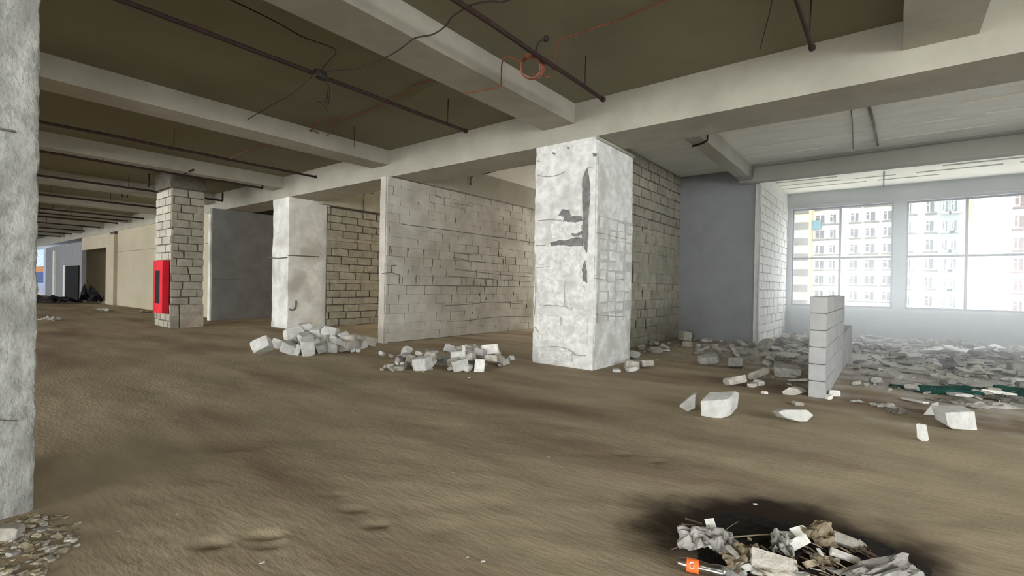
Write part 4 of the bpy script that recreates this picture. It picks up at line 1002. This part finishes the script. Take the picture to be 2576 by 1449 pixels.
def litter(kind_, a, b_, c, d, m, lb, cat, seed=0, z=0.06, th=None, cut=.5, name=None):
    px, py = (a + c) / 2, (b_ + d) / 2
    p_ = P(px, py, z=z); dd = depth(p_); k = dd / FPX
    sx, sz = (c - a) * k, (d - b_) * k
    if kind_ == 'c': 
        o = crumple(name or 'crumpled_wrapper', sx * 1.15, sz * 1.5, sz * 0.9, M[m], 11, seed, 0.002)
        o.location = p_ - Vector((0, 0, sz * .3)); o.rotation_euler = (R(20), random.uniform(-.2, .2), R(38) + random.uniform(-.4, .4))
    else:
        o = obj(name or 'shard', chunk_mesh('shard', sx, max(sz * 1.3, 0.03), th or sz * .4, cut), M[m])
        o.location = p_; o.rotation_euler = (R(random.uniform(15, 40)), random.uniform(-.25, .25), R(38) + random.uniform(-.5, .5))
    tag(o, lb, cat); return o
litter('c', 1716, 1332, 1784, 1376, 'bag', 'crumpled whitish plastic bag at the left of the litter heap', 'bag', 3, 0.07)
litter('c', 1776, 1330, 1838, 1382, 'bag', 'pinkish crumpled film right of the whitish bag', 'film', 4, 0.07)
litter('s', 1778, 1311, 1800, 1340, 'sheet', 'pointed pale scrap sticking up behind the whitish bag', 'scrap', 0, 0.10, 0.012)
litter('c', 1856, 1372, 1911, 1416, 'paper', 'tan crumpled paper lump in the litter heap', 'paper', 6, 0.06)
litter('c', 1815, 1395, 1880, 1424, 'paper', 'brown torn paper below the tan lump', 'paper', 7, 0.05)
litter('s', 1894, 1402, 2000, 1452, 'rubble', 'large flat grey triangular slab at the front of the litter heap', 'slab', 0, 0.05, 0.03, 0.6, 'slab_fragment')
litter('s', 1822, 1428, 1875, 1452, 'rubble_dk', 'dark grey flat piece between the bottle and the grey slab', 'slab', 0, 0.03, 0.015, .3, 'slab_fragment')
litter('s', 1866, 1422, 1895, 1434, 'sheet', 'small pale chip above the dark flat piece', 'chip', 0, 0.05, 0.012)
litter('s', 1966, 1358, 2042, 1376, 'sheet', 'bright cream strip in the middle of the litter heap', 'strip', 0, 0.08, 0.012, .4)
litter('c', 1944, 1345, 1985, 1392, 'bag', 'glassy grey folded film in the middle of the litter heap', 'film', 8, 0.07)
litter('s', 1944, 1338, 2010, 1352, 'rubble', 'grey curved strip along the back of the litter heap', 'strip', 0, 0.08, 0.012, .4)
litter('s', 1990, 1328, 2035, 1348, 'sheet', 'pinkish pointed flake at the back of the litter heap', 'flake', 0, 0.09, 0.01)
litter('c', 2030, 1322, 2095, 1362, 'paper', 'brownish torn paper with a hole at the back right', 'paper', 9, 0.08)
litter('s', 2100, 1350, 2152, 1372, 'rubble', 'smooth grey flat stone at the right shoulder of the heap', 'stone', 0, 0.07, 0.03, .3)
litter('s', 2140, 1366, 2176, 1382, 'rubble', 'pale rough piece right of the grey flat stone', 'stone', 0, 0.05, 0.03)
litter('s', 2094, 1392, 2158, 1408, 'bag', 'pale shell-like flake in the right half of the heap', 'flake', 0, 0.06, 0.02)
litter('c', 2044, 1396, 2090, 1418, 'paper', 'tan crinkled leaf-like paper right of the centre', 'paper', 10, 0.05)
litter('c', 2130, 1414, 2300, 1460, 'bag', 'long pale curved plastic sheet at the lower right of the heap', 'plastic sheet', 12, 0.06)
litter('s', 2060, 1380, 2068, 1400, 'sheet', 'narrow cream sliver in the middle right', 'sliver', 0, 0.07, 0.008)
litter('s', 1836, 1374, 1850, 1402, 'rubble', 'short upright pale stub left of the tan lump', 'stub', 0, 0.08, 0.02)
litter('s', 2020, 1412, 2060, 1424, 'paper', 'small tan flake low in the heap', 'flake', 0, 0.05, 0.01)
def stick(pts, r, m, lb, z=(0.04, 0.08)):
    return tag(tube('twig', smooth([P(a, c, z=random.uniform(*z)) for a, c in pts], 3), r, M[m], None, 5), lb, 'twig')
stick([(1724, 1304), (1765, 1318)], 0.006, 'wood', 'dark splinter pointing left at the back of the heap')
stick([(1715, 1318), (1750, 1322)], 0.005, 'wood', 'second dark splinter below the first one')
stick([(1822, 1336), (1840, 1322), (1858, 1312)], 0.002, 'wood', 'hair-thin stalk rising behind the pinkish film', (0.08, 0.12))
stick([(1838, 1352), (1880, 1348), (1940, 1344)], 0.005, 'paper', 'thin pale reed lying along the back of the heap')
stick([(2100, 1334), (2140, 1352), (2190, 1385)], 0.006, 'wood', 'long dark twig along the right edge of the heap')
stick([(2150, 1372), (2190, 1392), (2235, 1415)], 0.008, 'wood', 'thick twig at the lower right edge of the heap')
stick([(1690, 1382), (1720, 1370)], 0.003, 'wood', 'thin stalk left of the whitish bag', (0.01, 0.03))
for i in range(60):
    px = random.uniform(1860, 2230); py = random.uniform(1360, 1450)
    if px > 2120 and py < 1330 + (px - 2100) * .55: continue
    a = random.uniform(0.3, 0.7); l = random.uniform(18, 60)
    p0, p1 = P(px, py, z=random.uniform(.03, .07)), P(px + l, py + l * a, z=random.uniform(.03, .07))
    o = tube('splinter', [p0, (p0 + p1) / 2 + Vector((0, 0, .006)), p1], [0.002, random.uniform(.003, .007), 0.002], M[random.choice(['wood', 'wood', 'paper', 'rubble_dk'])], None, 5)
    tag(o, 'wood splinter lying in the burnt litter heap', 'splinter', 'splinters in the litter heap')
for i in range(40):
    px = random.uniform(1850, 2200); py = random.uniform(1350, 1446); p_ = P(px, py, z=.05)
    if px > 2100 and py < 1330 + (px - 2100) * .6: continue
    s = random.uniform(.012, .035)
    o = obj('flake', chunk_mesh('flake', s * 1.5, s, s * .3, .6, extra=2), M[random.choice(['rubble', 'paper', 'rubble_dk', 'wood'])]); o.location = p_; o.rotation_euler = (random.uniform(-.5, .5), random.uniform(-.5, .5), random.uniform(0, 6))
    tag(o, 'small flake of debris in the burnt litter heap', 'flake', 'flakes in the litter heap')

# bottle
pA, pB = P(1700, 1413, z=0.036), P(1826, 1442, z=0.036)
Lb = (pB - pA).length
bt = empty('plastic_bottle', (pA + pB) / 2); bt.rotation_euler = (pB - pA).to_track_quat('X', 'Z').to_euler()
tag(bt, 'clear plastic drink bottle with an orange label lying left of the litter heap', 'bottle')
def lathe(name, prof, m, parent, n=24):
    b = bmesh.new(); rings = []
    for x, r in prof:
        rings.append([b.verts.new((x, r * math.cos(2 * math.pi * k / n), r * math.sin(2 * math.pi * k / n))) for k in range(n)])
    for i in range(len(rings) - 1):
        for k in range(n): b.faces.new((rings[i][k], rings[i + 1][k], rings[i + 1][(k + 1) % n], rings[i][(k + 1) % n]))
    b.faces.new(rings[0]); b.faces.new(rings[-1][::-1])
    o = obj(name, b, m, parent)
    for p in o.data.polygons: p.use_smooth = len(p.vertices) == 4
    return o
h_ = Lb / 2
lathe('body', [(-h_, 0.008), (-h_ * .97, 0.018), (-h_ * .85, 0.025), (-h_ * .62, 0.032), (-h_ * .5, 0.0335), (-h_ * .1, 0.0335), (h_ * .15, 0.031), (h_ * .32, 0.027), (h_ * .45, 0.028), (h_ * .62, 0.0335), (h_ * .9, 0.034), (h_ * .97, 0.031), (h_, 0.02)], M['pet'], bt)
lb_o = lathe('bottle_label', [(-h_ * .55, 0.034), (-h_ * .53, 0.0345), (-h_ * .08, 0.0345), (-h_ * .06, 0.034)], M['orange'], bt)
# the mark on the label: blue lettering on a white oval, facing the camera
vdir = (bt.matrix_basis.to_3x3().transposed() @ (CAM - bt.location)).normalized()
ang0 = math.atan2(vdir.z, vdir.y)
def wrap(name, pts2, m, r, n_sub=1):
    b = bmesh.new(); vs = [b.verts.new((x, r * math.cos(ang0 + a / r), r * math.sin(ang0 + a / r))) for x, a in pts2]
    b.faces.new(vs); return obj(name, b, m, bt)
wrap('label_badge', [(-h_ * .33 + 0.011 * math.cos(t * .5), 0.019 * math.sin(t * .5)) for t in range(0, 12)] , M['whiteink'], 0.0352)
fc = bpy.data.curves.new('txt', 'FONT'); fc.body = 'Fanta'; fc.size = 0.0125; fc.align_x = 'CENTER'; fc.align_y = 'CENTER'; fc.shear = 0.2; fc.offset = 0.0003
to = bpy.data.objects.new('txt', fc); COL.objects.link(to)
dg = bpy.context.evaluated_depsgraph_get(); tm = bpy.data.meshes.new_from_object(to.evaluated_get(dg)); bpy.data.objects.remove(to)
for v in tm.vertices:
    x, a = v.co.y, v.co.x
    v.co = (-h_ * .33 + x, 0.0358 * math.cos(ang0 + a / 0.0358), 0.0358 * math.sin(ang0 + a / 0.0358))
tm.name = 'label_lettering'; tm.materials.clear(); obj('label_lettering', tm, M['blueink'], bt)

# ------------------------------------------------------------------ gravel at the foot of the near pillar
random.seed(66)
pb = [chunk_mesh('pebble', 0.06, 0.045, 0.026, 0.7) for _ in range(8)]
for i in range(230):
    t = random.random(); px = random.uniform(-20, 190) * (1 if t < .8 else 1.1); py = random.uniform(1300, 1460)
    if px > 60 + (1460 - py) * .9 + 40 and py > 1380: continue
    if py < 1306 - px * .1: continue
    g = P(px, py, z=0)
    if g.x < -4.2: continue
    s = random.uniform(.2, .8)
    proto_copy('pebble', random.choice(pb), random.choice(['gravel', 'gravel', 'gravel', 'rubble_dk', 'gravel', 'rubble']), (g.x, g.y, 0), (s * 1.3, s, s), (random.uniform(-.3, .3), random.uniform(-.3, .3), random.uniform(0, 6)), ('tiny ' if s < .5 else 'coarse ') + 'brown pebble in the gravel ' + ('close to the near pillar foot' if py < 1380 else 'at the lower left corner'), 'pebble', 'pebbles at the near pillar foot')
loose(-20, 1334, 44, 1366, 'rubble', 'larger pale stone in the gravel at the near pillar foot', 'stone', .8, name='stone')
for k, (px, py) in enumerate([(1002, 982), (1330, 960), (1215, 1416), (1900, 1270), (1555, 1360), (528, 1318), (1175, 1406), (660, 1415), (1290, 985), (1495, 905), (1180, 950), (1500, 1015), (740, 1250), (1048, 1200), (1140, 1192), (1380, 1150), (300, 1330), (450, 1290), (1600, 1070), (1700, 1140)]):
    g = P(px, py, z=0); s = random.uniform(.12, .3) * (1 + depth(g) * .08)
    proto_copy('pebble', random.choice(pb), 'sheet' if k < 12 else 'rubble', (g.x, g.y, 0), (s * 1.3, s, s), (0, 0, random.uniform(0, 6)), 'tiny pale pebble lying alone on the open dirt floor', 'pebble', 'single pebbles on the dirt floor')

# ------------------------------------------------------------------ far left debris
def far_heap(px, py, w_, h_, m, lb, cat, seed): return heap(px, py, w_, h_, m, lb, cat, seed, 'debris_heap')
far_heap(120, 762, 110, 26, 'cloth_dk', 'dark cloth heap on the floor before the blue opening', 'heap', 31)
far_heap(228, 762, 46, 60, 'cloth_dk', 'dark heap of bags standing in the far recess', 'heap', 32)
far_heap(265, 782, 34, 12, 'sheet', 'pale debris heap at the corner of the cream wall', 'heap', 33)
far_heap(122, 806, 40, 14, 'sheet', 'small white rubbish heap on the floor at far left', 'heap', 34)
far_heap(368, 786, 40, 8, 'paper', 'low tan debris at the base of the cream wall', 'heap', 35)
far_heap(272, 764, 26, 10, 'sheet', 'white sack against the far jamb', 'heap', 36)
